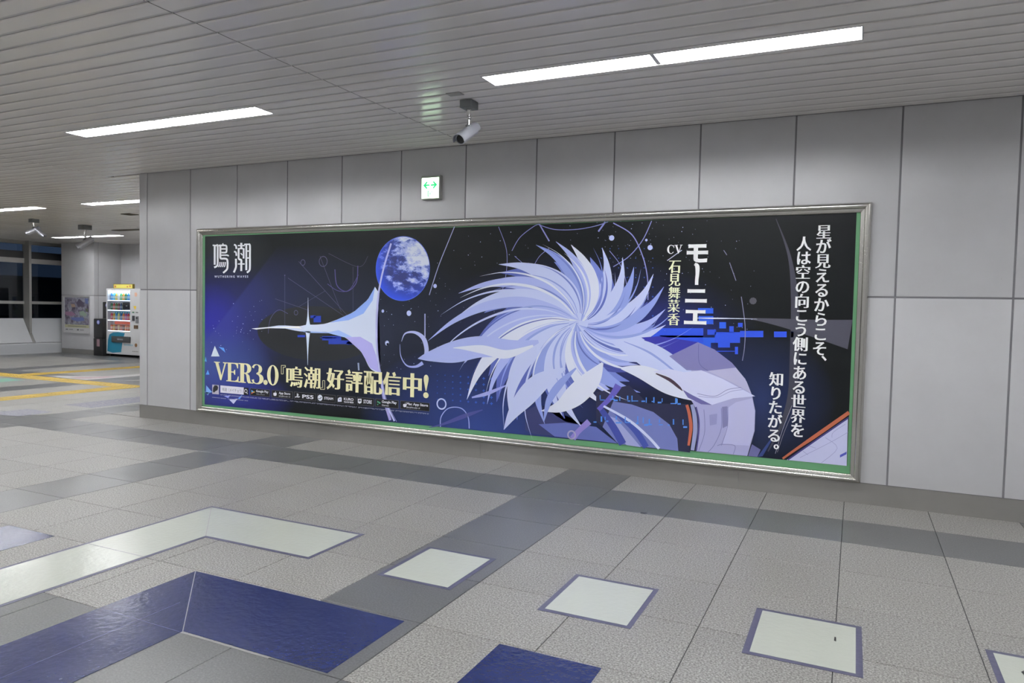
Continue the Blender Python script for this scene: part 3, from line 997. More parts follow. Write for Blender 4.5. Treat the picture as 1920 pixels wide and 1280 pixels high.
pk = patch('pale_floor_sticker', 'pale floor sticker with a pink stripe between the yellow lines', [(-6.2, 2.60), (-4.95, 2.56), (-4.93, 4.4), (-5.2, 4.4), (-5.35, 3.2), (-6.2, 2.75)], M_PALE)
slab('pink_print', [(-5.75, 2.72), (-5.30, 2.64), (-5.05, 2.95), (-5.1, 3.3), (-5.3, 3.24), (-5.45, 2.95)], 0.00105, 0.0016, M_PINK, pk)
patch('bright_floor_sticker', 'green and blue floor sticker cut off by the left edge', [(-6.45, 1.2), (-5.75, 1.2), (-5.78, 1.9), (-6.35, 1.93)], M_GREEN)

# ------------------------------------------------------------------ exit guide sign
sx0, sx1, sz0, sz1 = 4.197, 4.413, 2.636, 2.876
sign = thing('exit_sign', 'small lit white sign with a green double arrow above the billboard', 'sign', ((sx0 + sx1) / 2, 0, sz0))
M_SBODY = mat('sign_case_grey', (0.36, 0.37, 0.345, 1), 0.4)
pbox('sign_case', M_SBODY, sign, sx0 - 0.003, sx1 + 0.002, -0.054, -0.0005, sz0 - 0.002, sz1 + 0.002, bevel=0.004)
pbox('sign_face', mat('sign_lit_face', (0.9, 0.9, 0.9, 1), 0.4, emit=(0.72, 1.0, 0.66, 1), strength=3.0), sign, sx0 + 0.004, sx1 - 0.008, -0.057, -0.0545, sz0 + 0.008, sz1 - 0.022)
M_SGRN = mat('sign_green', (0.02, 0.5, 0.16, 1), 0.5, emit=(0.03, 0.75, 0.24, 1), strength=0.9)
cx = (sx0 + sx1) / 2 - 0.002
cz = sz0 + 0.142
for sgn in (-1, 1):
    bm = bmesh.new()
    sh = [(0.005, 0.0085), (0.050, 0.0085), (0.030, 0.030), (0.042, 0.040), (0.086, 0.0), (0.042, -0.040), (0.030, -0.030), (0.050, -0.0085), (0.005, -0.0085)]
    pts = [(cx + sgn * a, cz + b) for a, b in sh]
    add_prism(bm, pts, 1, -0.0585, -0.0575)
    part('arrow', bm, M_SGRN, sign)
bm = bmesh.new()
for a, b, z0, z1 in ((-0.028, -0.020, 0.026, 0.084), (0.014, 0.022, 0.026, 0.084), (-0.0195, -0.010, 0.076, 0.084), (-0.0195, -0.010, 0.026, 0.035), (-0.006, 0.004, 0.04, 0.07)):
    add_box(bm, cx + a, cx + b, -0.0585, -0.0575, sz0 + z0, sz0 + z1)
part('pictogram', bm, M_SGRN, sign)

# ------------------------------------------------------------------ billboard frame
FX0, FX1, FZ0, FZ1 = 0.935, 8.402, 0.170, 2.430
FW = 0.083
bb = thing('billboard', 'long chrome-framed billboard case with a green backing on the panelled wall', 'billboard', ((FX0 + FX1) / 2, 0, FZ0))
M_FRAME = mat('polished_frame_steel', (0.58, 0.565, 0.53, 1), 0.22, 1.0)
PROF = [(0.0, 0.0), (0.0, 0.026), (0.004, 0.040), (0.012, 0.052), (0.022, 0.058), (0.034, 0.058), (0.043, 0.053), (0.049, 0.044),
        (0.052, 0.036), (0.058, 0.035), (0.070, 0.034), (0.077, 0.030), (0.081, 0.024), (FW, 0.018), (FW, 0.004)]
corn = [(FX0, FZ0, 1, 0.82), (FX1, FZ0, -1, 0.82), (FX1, FZ1, -1, -1), (FX0, FZ1, 1, -1)]
for k in range(4):
    a, b = corn[k], corn[(k + 1) % 4]
    bm = bmesh.new()
    r0 = [bm.verts.new((a[0] + a[2] * s, -d, a[1] + a[3] * s)) for s, d in PROF]
    r1 = [bm.verts.new((b[0] + b[2] * s, -d, b[1] + b[3] * s)) for s, d in PROF]
    for i in range(len(PROF) - 1):
        bm.faces.new((r0[i], r1[i], r1[i + 1], r0[i + 1]))
    part('frame_rail', bm, M_FRAME, bb, smooth=True)
pbox('green_backing', mat('green_backing_sheet', rgb(96, 152, 108), 0.5), bb, FX0 + FW - 0.004, FX1 - FW + 0.004, -0.016, -0.0008, FZ0 + FW * 0.82 - 0.004, FZ1 - FW + 0.004)

# ------------------------------------------------------------------ printed poster inside the billboard
PY = -0.0185
poster = thing('poster', 'wide dark blue space-themed advertising poster inside the chrome billboard frame', 'poster', (4.67, PY, 0.28))
PK = 1.3            # print reflectance per observed brightness
def pm(r, g_, b, rough=0.42):
    k = 'print_%d_%d_%d' % (r, g_, b)
    if k not in MATS:
        m = mat(k, rgb(r, g_, b, PK), rough, spec=0.35)
    return MATS[k]
LAY = [0]
def Lz(layer):
    return PY - 0.0002 - 0.00022 * layer
def P(px, py):
    p = on_plane(px, py, 1, PY)
    return p.x, p.z

def poly(name, pts, colr, layer, world=False, parent=None):
    bm = bmesh.new()
    q = pts if world else [P(*t) for t in pts]
    vs = [bm.verts.new((x, Lz(layer), z)) for x, z in q]
    f = bm.faces.new(vs)
    bmesh.ops.triangulate(bm, faces=[f])
    for f in bm.faces:
        f.normal_update()
        if f.normal.y > 0: f.normal_flip()
    return part(name, bm, colr if not isinstance(colr, tuple) else pm(*colr), parent or poster, recalc=False)

def catmull(pts, n=8):
    if len(pts) < 3:
        return [tuple(p) for p in pts]
    out = []
    q = [pts[0]] + list(pts) + [pts[-1]]
    for i in range(1, len(q) - 2):
        p0, p1, p2, p3 = q[i - 1], q[i], q[i + 1], q[i + 2]
        for k in range(n):
            t = k / n
            out.append(tuple(0.5 * ((2 * p1[j]) + (-p0[j] + p2[j]) * t + (2 * p0[j] - 5 * p1[j] + 4 * p2[j] - p3[j]) * t * t
                                    + (-p0[j] + 3 * p1[j] - 3 * p2[j] + p3[j]) * t ** 3) for j in range(len(p1))))
    out.append(tuple(pts[-1]))
    return out

def ribbon_into(bm, pts, layer, n=8, conv=P, eps=0.0):
    """pts: (px, py, full width in px); flat strip following a smooth line"""
    s = catmull(pts, n)
    L, R = [], []
    for i, p in enumerate(s):
        a = s[max(i - 1, 0)]; b = s[min(i + 1, len(s) - 1)]
        dx, dy = b[0] - a[0], b[1] - a[1]
        d = math.hypot(dx, dy) or 1
        nx, ny = -dy / d, dx / d
        w = max(p[2], 0.02) / 2
        L.append(conv(p[0] + nx * w, p[1] + ny * w)); R.append(conv(p[0] - nx * w, p[1] - ny * w))
    y = Lz(layer) - eps
    vl = [bm.verts.new((x, y, z)) for x, z in L]
    vr = [bm.verts.new((x, y, z)) for x, z in R]
    for i in range(len(s) - 1):
        f = bm.faces.new((vl[i], vl[i + 1], vr[i + 1], vr[i]))
        f.normal_update()
        if f.normal.y > 0: f.normal_flip()

def ribbon(name, pts, colr, layer, n=8):
    bm = bmesh.new()
    ribbon_into(bm, pts, layer, n)
    return part(name, bm, pm(*colr), poster, recalc=False)

def sstroke(name, pts, wpx, colr, layer, n=8):
    return ribbon(name, [(x, y, wpx) for x, y in pts], colr, layer, n)

def disc(name, cx, cy, r, colr, layer, seg=40, rx=None, inner=0.0):
    """circle of radius r metres on the poster, centred on a pixel"""
    X, Z = P(cx, cy)
    rx = rx or r
    bm = bmesh.new()
    y = Lz(layer)
    o = [bm.verts.new((X + rx * math.cos(2 * math.pi * k / seg), y, Z + r * math.sin(2 * math.pi * k / seg))) for k in range(seg)]
    if inner:
        i_ = [bm.verts.new((X + inner * math.cos(2 * math.pi * k / seg), y, Z + inner * math.sin(2 * math.pi * k / seg))) for k in range(seg)]
        for k in range(seg):
            bm.faces.new((o[k], i_[k], i_[(k + 1) % seg], o[(k + 1) % seg]))
    else:
        bm.faces.new(o)
    for f in bm.faces:
        f.normal_update()
        if f.normal.y > 0: f.normal_flip()
    return part(name, bm, colr if not isinstance(colr, tuple) else pm(*colr), poster, recalc=False)

# printed ground: near black with blue washes
def sheet_mat():
    m = mat('poster_print_ground', (0.01, 0.012, 0.015, 1), 0.36, spec=0.20)
    g = G(m)
    pos = g.pos()
    sep = g.n('ShaderNodeSeparateXYZ'); g.l(pos, sep.inputs[0])
    X, Z = sep.outputs[0], sep.outputs[2]
    c = rgb(17, 19, 21, PK)
    def blob(px, py, rx, rz, p):
        x, z = P(px, py)
        dx = g.math('DIVIDE', g.math('SUBTRACT', X, x), rx)
        dz = g.math('DIVIDE', g.math('SUBTRACT', Z, z), rz)
        d = g.math('SQRT', g.math('ADD', g.math('MULTIPLY', dx, dx), g.math('MULTIPLY', dz, dz)))
        return g.math('POWER', g.math('SUBTRACT', 1.0, d, clamp=True), p, clamp=True)
    for (px, py, rx, rz, p, colr, k) in (
            (620, 620, 2.6, 0.95, 1.0, (42, 47, 66), 0.9),
            (400, 620, 1.15, 1.0, 1.0, (40, 44, 104), 1.0),
            (385, 605, 0.7, 0.5, 0.9, (42, 42, 138), 0.9),
            (410, 690, 0.9, 0.5, 0.9, (62, 82, 140), 0.9),
            (445, 740, 0.9, 0.35, 0.9, (44, 50, 130), 0.9),
            (900, 800, 1.5, 0.85, 0.8, (44, 60, 118), 1.0),
            (1080, 640, 1.7, 0.85, 1.0, (40, 46, 92), 0.9),
            (1230, 640, 0.75, 0.45, 1.0, (36, 44, 120), 0.9),
            (1425, 750, 0.6, 0.6, 1.0, (40, 52, 96), 0.7),
            (430, 470, 0.7, 0.4, 1.0, (46, 50, 54), 0.8)):
        c = g.mix(g.math('MULTIPLY', blob(px, py, rx, rz, p), k, clamp=True), c, rgb(*colr, PK))
    # slanting shaft of light across the left third
    (xa, za), (xb, zb) = P(494, 494), P(385, 637)
    L = math.hypot(xb - xa, zb - za)
    nx, nz = -(zb - za) / L, (xb - xa) / L
    if nx < 0: nx, nz = -nx, -nz
    s = g.math('ADD', g.math('MULTIPLY', g.math('SUBTRACT', X, xa), nx), g.math('MULTIPLY', g.math('SUBTRACT', Z, za), nz))
    on = g.math('DIVIDE', s, 0.03, clamp=True)
    fade = g.math('SUBTRACT', 1.0, g.math('DIVIDE', s, 1.0), clamp=True)
    low = g.math('DIVIDE', g.math('SUBTRACT', 2.2, Z), 1.5, clamp=True)
    c = g.mix(g.math('MULTIPLY', g.math('MULTIPLY', on, g.math('POWER', fade, 1.6)), g.math('MULTIPLY', low, 0.75)), c, rgb(58, 64, 128, PK))
    g.base(c)
    return m
q = [(1.056, 0.263), (8.298, 0.301), (8.292, 2.347), (1.056, 2.335)]
bm = bmesh.new()
lo = [bm.verts.new((x, -0.0162, z)) for x, z in q]; hi = [bm.verts.new((x, PY, z)) for x, z in q]
bm.faces.new(hi); bm.faces.new(list(reversed(lo)))
for k in range(4): bm.faces.new((lo[k], lo[(k + 1) % 4], hi[(k + 1) % 4], hi[k]))
part('print_sheet', bm, sheet_mat(), poster)

# light wedge at the left and dark lens behind the star
disc('dark_halo', 590, 625, 0.31, (29, 31, 34), 1, rx=0.86)
# technical line drawing
for pts, w in (([(534, 515), (534, 610)], 0.7), ([(540, 521), (645, 592)], 0.8), ([(560, 490), (650, 590)], 0.8), ([(600, 480), (640, 585)], 0.7),
               ([(516, 560), (580, 582)], 0.8), ([(662, 500), (662, 590)], 0.6), ([(616, 475), (672, 500), (690, 480)], 0.6), ([(560, 575), (610, 545)], 0.6)):
    sstroke('thin_line', pts, w, (70, 66, 92), 2)
for cx, cy, r in ((568, 492, 0.035), (606, 490, 0.06), (534, 516, 0.008), (555, 586, 0.03)):
    disc('thin_ring', cx, cy, r, (78, 74, 104), 2, inner=r - 0.007 if r > 0.01 else 0)
sstroke('thin_arc', [(628, 505), (632, 535), (650, 546), (668, 530), (671, 498)], 1.6, (74, 66, 118), 2)
sstroke('thin_arc', [(614, 532), (634, 545), (655, 543), (672, 515)], 1.0, (74, 66, 118), 2)
sstroke('thin_arc', [(503, 625), (507, 598), (522, 581), (540, 588)], 1.0, (74, 70, 110), 2)
# blue pixel blocks
def block(x0, y0, x1, y1, colr=(38, 68, 180), layer=3):
    poly('blue_block', [(x0, y0), (x1, y0), (x1, y1), (x0, y1)], colr, layer)
for b in ((588, 592, 602, 604), (582, 591, 592, 596), (558, 628, 572, 632), (604, 630, 640, 638), (616, 638, 660, 645), (600, 632, 630, 634), (650, 640, 668, 646)):
    block(*b, colr=(34, 56, 150))
C5 = lambda x, y: (1180 + x / 4.0, 570 + y / 4.0)
for x0, y0, x1, y1, c in ((515, 30, 630, 70, 1), (520, 90, 630, 150, 1), (675, 135, 725, 182, 1), (815, 140, 850, 172, 0), (140, 180, 555, 250, 0), (230, 235, 555, 300, 0),
                       (585, 190, 650, 230, 0), (640, 210, 830, 290, 0), (750, 165, 783, 215, 0), (830, 200, 1005, 248, 0), (1085, 205, 1180, 248, 0), (1212, 205, 1232, 250, 0),
                       (665, 290, 755, 325, 0), (555, 250, 640, 290, 1), (792, 320, 815, 375, 0), (528, 290, 612, 365, 1), (600, 350, 790, 356, 0)):
    a = C5(x0, y0); b = C5(x1, y1)
    block(a[0], a[1], b[0], b[1], (40, 74, 196) if c == 0 else (38, 84, 200), 3 + c)
# small crosses in grids
bm = bmesh.new()
def cross(cx, cy, s):
    for a, b in ((s, s * 0.3), (s * 0.3, s)):
        vs = [bm.verts.new((x, Lz(3) - 0.00005 * (a > b), z)) for x, z in (P(cx - a, cy - b), P(cx + a, cy - b), P(cx + a, cy + b), P(cx - a, cy + b))]
        f = bm.faces.new(vs); f.normal_update()
        if f.normal.y > 0: f.normal_flip()
for i in range(8):
    for j in range(5):
        cross(820 + i * 14.5, 702 + j * 11.5 + i * 1.2, 1.0 + 0.25 * i)
for i in range(7):
    for j in range(8):
        cross(1128 + i * 16, 466 + j * 18, 1.0 + 0.12 * j)
tag(part('star_grid', bm, pm(46, 84, 170), poster, recalc=False), kind='stuff')
# scattered stars
bm = bmesh.new()
rs = random.Random(3)
for k in range(260):
    zone = rs.choice([(815, 430, 1000, 620), (700, 560, 820, 700), (1130, 410, 1330, 520), (1240, 440, 1420, 620), (1000, 410, 1230, 560), (390, 560, 500, 660)])
    x = rs.uniform(zone[0], zone[2]); y = rs.uniform(zone[1], zone[3]); s = rs.choice([0.4, 0.45, 0.5, 0.6, 0.9])
    vs = [bm.verts.new((a, Lz(4) - 0.00001 * (k % 9), b)) for a, b in (P(x - s, y), P(x, y - s), P(x + s, y), P(x, y + s))]
    f = bm.faces.new(vs); f.normal_update()
    if f.normal.y > 0: f.normal_flip()
tag(part('printed_stars', bm, pm(170, 180, 215), poster, recalc=False), kind='stuff')

# planet
def planet_mat():
    m = mat('print_planet', rgb(70, 90, 190), 0.42, spec=0.35)
    g = G(m)
    pos = g.pos()
    sep = g.n('ShaderNodeSeparateXYZ'); g.l(pos, sep.inputs[0])
    X, Z = sep.outputs[0], sep.outputs[2]
    x, z = P(754, 503)
    mp = g.n('ShaderNodeMapping'); mp.inputs['Rotation'].default_value = (0, 0.7, 0); mp.inputs['Scale'].default_value = (1.0, 1, 1.9); g.l(pos, mp.inputs[0])
    n = g.noise(mp.outputs[0], 5.2, 9, 0.66)
    diag = g.math('ADD', g.math('MULTIPLY', g.math('SUBTRACT', X, x), 0.9), g.math('MULTIPLY', g.math('SUBTRACT', Z, z), 0.75))
    land = g.math('ADD', n, g.math('MULTIPLY', diag, 0.30))
    c = g.ramp(land, [(0.45, rgb(38, 46, 104, PK)), (0.50, rgb(66, 82, 164, PK)), (0.53, rgb(140, 154, 212, PK)), (0.63, rgb(204, 210, 238, PK))])
    dx = g.math('SUBTRACT', X, x); dz = g.math('SUBTRACT', Z, z)
    d = g.math('SQRT', g.math('ADD', g.math('MULTIPLY', dx, dx), g.math('MULTIPLY', dz, dz)))
    rim = g.math('MULTIPLY', g.math('DIVIDE', g.math('SUBTRACT', d, 0.17), 0.16, clamp=True), g.math('MULTIPLY_ADD', diag, -2.2, 0.45, clamp=True), clamp=True)
    g.base(g.mix(rim, c, rgb(44, 74, 200, PK)))
    return m
pr = 0.336
disc('planet', 754.5, 503.5, pr, planet_mat(), 6, seg=72)
disc('planet_rim', 754.5, 503.5, pr + 0.006, (74, 100, 205), 5, seg=72)
# star flare with its wide wing
C3 = lambda x, y: (360 + x / 3.2, 400 + y / 3.2)
def c3(*pts): return [C3(*p) for p in pts]
wing = c3(*([(357, 690), (450, 682), (520, 672), (560, 672)] + [p for p in catmull([(560, 672), (640, 676), (690, 668), (760, 666), (830, 652), (970, 590), (1055, 515), (1098, 440)], 6)]
       + [(1118, 470), (1108, 600), (1106, 720), (1112, 850), (1132, 960)] + catmull([(1132, 960), (1070, 930), (1015, 830), (920, 745), (820, 712), (720, 712), (640, 706), (560, 690)], 6) + [(460, 688), (385, 696)]))
poly('star_flare', wing, (196, 205, 236), 6)
ribbon('flare_spike', [C3(697, 505) + (0.3,), C3(697, 600) + (2.0,), C3(697, 660) + (6.5,), C3(697, 690) + (14,), C3(696, 720) + (7.5,), C3(695, 800) + (3.0,), C3(695, 910) + (0.4,)], (196, 208, 240), 7)
poly('flare_shade', c3((830, 655), (970, 592), (1055, 517), (1098, 442), (1085, 520), (1030, 600), (940, 640)), (132, 160, 222), 7)
poly('flare_shade', c3((920, 742), (1010, 740), (1080, 780), (1105, 850), (1130, 955), (1070, 928), (1015, 828)), (168, 164, 222), 7)
poly('flare_shade', c3((640, 704), (820, 712), (880, 700), (960, 740), (910, 742), (820, 718), (700, 716)), (150, 176, 226), 7)
poly('flare_shade', c3((357, 690), (450, 684), (640, 676), (660, 690), (520, 686), (430, 690), (385, 696)), (226, 232, 246), 7)
# pale arcs sweeping past the planet
sstroke('pale_arc', [C3(*p) for p in ((1195, 180), (1150, 330), (1120, 480), (1107, 640), (1110, 820), (1130, 960), (1160, 1120), (1215, 1245))], 3.2, (176, 178, 218), 8)
sstroke('pale_arc', [C3(*p) for p in ((1125, 480), (1114, 640), (1116, 820), (1136, 960), (1172, 1130), (1228, 1248))], 1.0, (120, 120, 176), 9)
sstroke('pale_arc', [C3(*p) for p in ((1140, 1010), (1150, 1100), (1190, 1240))], 5.0, (150, 146, 200), 7)
sstroke('pale_arc', [(859, 409), (842, 450), (822, 500), (805, 553)], 1.4, (150, 156, 196), 8)
# crescent and rings
ribbon('crescent', [(753, 640, 0.6), (760, 625, 2.5), (778, 623, 5), (794, 634, 8), (800, 655, 8), (797, 672, 6)], (168, 174, 216), 9)
ribbon('crescent', [(750, 645, 0.5), (752, 668, 1.5), (763, 685, 2.5), (780, 687, 4.5), (793, 680, 7)], (150, 158, 210), 10)
disc('ring', 828, 757, 0.060, (188, 196, 228), 9, inner=0.045)
sstroke('ring', [(826, 800), (827, 782), (838, 767), (853, 763), (868, 767), (878, 782), (880, 803)], 1.8, (150, 160, 210), 9)
sstroke('dash', [(797, 588), (797, 632)], 2.2, (150, 154, 196), 9)
sstroke('dash', [(672, 680), (673, 694)], 3, (130, 140, 165), 9)
# shards at the left edge
for pts, c in (([(403, 648), (396, 668), (412, 668)], (206, 216, 242)), ([(410, 650), (420, 652), (423, 661)], (92, 150, 215)), ([(386, 668), (388, 678), (384, 677)], (92, 160, 210)),
               ([(390, 693), (393, 702), (386, 702)], (86, 150, 216)), ([(387, 722), (398, 735), (386, 738)], (120, 165, 220)), ([(430, 749), (446, 747), (438, 757)], (196, 200, 236)),
               ([(446, 747), (455, 739), (450, 748)], (112, 160, 222)), ([(384, 734), (393, 736), (390, 741)], (130, 176, 226)), ([(428, 746), (420, 742), (432, 741)], (150, 160, 220))):
    poly('shard', pts, c, 9)
for cx, cy, r in ((767, 587, 0.03), (726, 643, 0.028), (727, 645, 0.015), (816, 536, 0.022), (718, 583, 0.018), (1147, 446, 0.026), (1219, 464, 0.024), (1212, 450, 0.012), (1302, 595, 0.012), (1412, 564, 0.03)):
    disc('bright_spot', cx, cy, r, (176, 186, 226) if cx < 1400 else (74, 74, 82), 9, seg=9)
# large thin circles in the middle
for pts, w in (([(1010, 421), (1040, 430), (1080, 430), (1115, 424), (1140, 416)], 1.4), ([(960, 470), (975, 445), (1000, 425), (1012, 420)], 1.2), ([(935, 425), (950, 470), (948, 520), (934, 570)], 1.0),
               ([(1150, 418), (1185, 440), (1205, 480), (1214, 520), (1215, 562)], 2.0), ([(1143, 470), (1165, 500), (1176, 540), (1175, 575)], 1.2), ([(1222, 414), (1205, 450), (1180, 480), (1150, 500)], 1.5),
               ([(1012, 421), (1030, 452)], 2.4), ([(1135, 416), (1122, 434)], 3.0), ([(1000, 500), (1012, 480), (1030, 465)], 1.0), ([(965, 480), (990, 500), (1020, 512)], 0.9), ([(1238, 590), (1225, 610), (1215, 626)], 0.9)):
    sstroke('thin_arc', pts, w, (128, 132, 190), 8)

# ---- centre of the picture: a plain sweep of pale silk-like bands in the same colours (no figure)
LIL = [(206, 210, 236), (184, 192, 230), (160, 170, 220), (134, 148, 208), (108, 122, 192), (84, 96, 170), (62, 70, 140)]
CX, CY = 1085, 605
LEN = [(0, 190), (30, 150), (60, 150), (90, 160), (120, 190), (150, 285), (180, 295), (205, 290), (230, 262), (250, 228), (270, 205), (290, 195), (310, 190), (335, 235), (360, 190)]
def reach(t):
    t %= 360
    for (a0, l0), (a1, l1) in zip(LEN, LEN[1:]):
        if a0 <= t <= a1:
            return l0 + (l1 - l0) * (t - a0) / (a1 - a0)
def arm(theta, k, wf, curl, ci, layer, name, r0=0.0):
    L = reach(theta + curl * 0.6) * k
    pts = []
    for t, w in ((0.0, 10), (0.18, 22), (0.4, 34), (0.62, 30), (0.82, 15), (1.0, 0.6)):
        a = math.radians(theta + curl * t)
        r = r0 + (L - r0) * t
        pts.append((CX + r * math.cos(a), CY - r * math.sin(a) * (0.92 if math.sin(a) < 0 else 1.0), w * wf))
    ribbon(name, pts, LIL[ci], layer, 7)
rs = random.Random(5)
lay = 9.2
for k in range(22):
    arm(k * 360 / 22 + rs.uniform(-4, 4), rs.uniform(0.62, 0.85), 1.25, 46, rs.choice([4, 5, 5, 6]), lay, 'pale_band'); lay += 0.06
for k in range(30):
    th = k * 12 + rs.uniform(-3, 3)
    arm(th, rs.uniform(0.72, 1.0), rs.uniform(0.55, 1.0), 46, rs.choice([0, 1, 1, 2, 2, 3]), lay, 'pale_band'); lay += 0.06
for k in range(44):
    th = k * 8.2 + rs.uniform(-3, 3)
    arm(th, rs.uniform(0.55, 0.98), rs.uniform(0.05, 0.16), 46, rs.choice([0, 0, 1, 3, 4, 5]), lay, 'fine_strand', r0=18); lay += 0.05
ribbon('pale_band', [(1010, 640, 6), (960, 652, 30), (900, 650, 40), (850, 660, 40), (805, 668, 18), (784, 672, 1)], LIL[2], lay, 8)
ribbon('pale_band', [(1000, 648, 4), (950, 664, 16), (905, 655, 16), (868, 652, 6), (850, 652, 1)], LIL[0], lay + 0.1, 8)
ribbon('pale_band', [(1060, 690, 4), (1015, 715, 34), (985, 745, 36), (962, 775, 20), (945, 805, 1)], LIL[1], lay + 0.05, 8)
ribbon('pale_band', [(1130, 680, 4), (1110, 710, 34), (1080, 740, 40), (1050, 762, 22), (1015, 770, 1)], LIL[0], lay + 0.15, 8)
ribbon('pale_band', [(1080, 690, 3), (1050, 720, 14), (1030, 750, 12), (1020, 790, 1)], LIL[3], lay + 0.2, 8)
lay += 0.3
# two broad pale sheets leading to the hull
ribbon('pale_band', [(1150, 640, 8), (1195, 655, 40), (1240, 680, 50), (1290, 712, 34), (1330, 740, 4)], LIL[1], lay, 8)
ribbon('pale_band', [(1165, 690, 4), (1205, 698, 26), (1255, 722, 34), (1300, 744, 14), (1330, 752, 1)], LIL[0], lay + 0.1, 8)
ribbon('fine_strand', [(1170, 640, 1), (1220, 662, 4), (1270, 700, 3), (1310, 735, 1)], LIL[3], lay + 0.2, 8)

# ---- white hull at the lower right
def h5(*pts): return [C5(*p) for p in pts]
poly('hull', h5((300, 390), (515, 285), (640, 340), (770, 440), (870, 560), (920, 680), (945, 800), (940, 950), (885, 1138), (500, 1102), (525, 950), (520, 830), (480, 745), (400, 620)), (158, 158, 198), 14)
poly('hull_shade', h5((300, 390), (515, 285), (640, 340), (770, 440), (800, 475), (590, 500), (430, 495)), (116, 114, 162), 15)
poly('hull_light', h5((590, 500), (800, 475), (880, 580), (915, 668), (780, 590)), (172, 170, 202), 15)
poly('hull_blue', h5((90, 250), (230, 240), (480, 280), (515, 285), (300, 390)), (44, 44, 140), 13)
sstroke('hull_edge', h5((520, 300), (525, 440), (590, 500)), 1.0, (90, 88, 140), 16)
poly('hull_wing', h5((180, 505), (300, 485), (410, 510), (540, 495), (700, 560), (945, 690), (780, 705), (620, 755), (470, 690), (400, 640), (290, 540)), (196, 198, 230), 17)
poly('hull_shade', h5((400, 640), (470, 680), (620, 755), (540, 750), (440, 700)), (96, 92, 150), 18)
sstroke('hull_edge', h5((510, 670), (640, 690), (740, 640), (840, 625)), 1.0, (120, 120, 170), 18)
sstroke('hull_edge', h5((520, 690), (650, 700), (760, 655), (850, 640)), 0.8, (130, 130, 180), 18)
poly('hull_light', h5((735, 780), (800, 735), (920, 705), (940, 800), (935, 950), (900, 1060), (700, 1050), (730, 920)), (176, 176, 212), 15)
for pts in (((560, 790), (565, 960), (520, 1100)), ((740, 770), (735, 920), (690, 1060)), ((690, 780), (690, 930), (640, 1050), (590, 1110)), ((690, 1050), (790, 1060), (780, 1125)), ((660, 1060), (690, 1050))):
    sstroke('hull_edge', h5(*pts), 1.0, (112, 112, 164), 16)
poly('hull_vent', h5((695, 770), (735, 765), (740, 910), (700, 930)), (120, 120, 166), 16)
poly('hull_light', h5((600, 830), (660, 820), (655, 900), (605, 910)), (140, 140, 186), 16)
poly('hull_foot', h5((920, 1050), (985, 1090), (960, 1145), (890, 1138)), (96, 96, 142), 13)
ribbon('dark_ring_edge', [C5(200, 520) + (2,), C5(300, 565) + (6,), C5(370, 620) + (5,), C5(400, 650) + (1,)], (62, 46, 62), 19)
ribbon('orange_ring', [C5(432, 755) + (5.5,), C5(452, 830) + (6,), C5(462, 930) + (6.2,), C5(445, 1060) + (4.5,)], (176, 92, 70), 17)
ribbon('grey_ring', [C5(470, 752) + (6,), C5(490, 840) + (8,), C5(494, 950) + (8,), C5(474, 1095) + (7,)], (140, 146, 184), 16)
ribbon('dark_ring_edge', [C5(500, 770) + (3,), C5(520, 860) + (3,), C5(520, 960) + (3,), C5(502, 1100) + (3,)], (66, 62, 116), 18)
# dark bay with glowing blue marks below the bands
poly('dark_bay', [(1118, 735), (1180, 722), (1215, 756), (1290, 757), (1293, 790), (1294, 848), (1272, 845), (1220, 840), (1170, 833), (1118, 790)], (34, 36, 62), 12)
poly('grey_dome', [(1150, 752), (1185, 758), (1225, 772), (1255, 795), (1270, 822), (1272, 845), (1160, 832), (1130, 800)], (104, 112, 168), 13)
ribbon('pale_strut', [(1132, 761, 4), (1180, 788, 5), (1215, 818, 5), (1236, 841, 5)], (196, 202, 236), 16)
ribbon('blue_strut', [(1128, 768, 10), (1150, 800, 13), (1168, 832, 14)], (56, 66, 140), 15)
ribbon('blue_strut', [(1152, 772, 5), (1190, 805, 11), (1212, 838, 11)], (58, 72, 148), 15)
poly('pale_strut', [(1136, 778), (1155, 784), (1180, 812), (1202, 838), (1175, 834), (1152, 806)], (150, 154, 196), 14)
ribbon('violet_strut', [(1160, 722, 14), (1145, 745, 10), (1122, 768, 8)], (92, 84, 170), 14)
bm = bmesh.new()
for k in range(40):
    row = k % 4
    x = 1124 + (k // 4) * 17 + rs.uniform(-9, 9)
    y = (743, 748, 783, 790)[row] + (x - 1124) * 0.06 + rs.uniform(-2, 2)
    w, h = (rs.uniform(2, 6), rs.uniform(0.8, 1.6)) if row % 2 else (rs.uniform(0.8, 1.6), rs.uniform(3, 6))
    vs = [bm.verts.new((a, Lz(20) - 0.00002 * (k % 5), b)) for a, b in (P(x - w, y - h), P(x + w, y - h), P(x + w, y + h), P(x - w, y + h))]
    f = bm.faces.new(vs); f.normal_update()
    if f.normal.y > 0: f.normal_flip()
tag(part('blue_glints', bm, pm(74, 128, 205), poster, recalc=False), kind='stuff')
# dark lower wash left of it
poly('dark_bay', [(985, 770), (1010, 758), (1060, 790), (1112, 800), (1160, 830), (1000, 813), (985, 806)], (46, 50, 92), 9)
poly('grey_dome', [(1010, 795), (1060, 792), (1118, 800), (1158, 831), (1040, 818)], (88, 98, 160), 11)
ribbon('violet_strut', [(1105, 790, 12), (1085, 808, 10), (1074, 822, 12)], (130, 118, 184), 13)
disc('round_badge', 1072, 815, 0.045, (150, 146, 176), 15, inner=0.03)
ribbon('blue_strut', [(905, 768, 2), (870, 780, 8), (830, 795, 4), (805, 801, 1)], (70, 72, 130), 9)
ribbon('pale_band', [(950, 722, 2), (915, 737, 7), (885, 745, 3)], (150, 156, 210), 12)
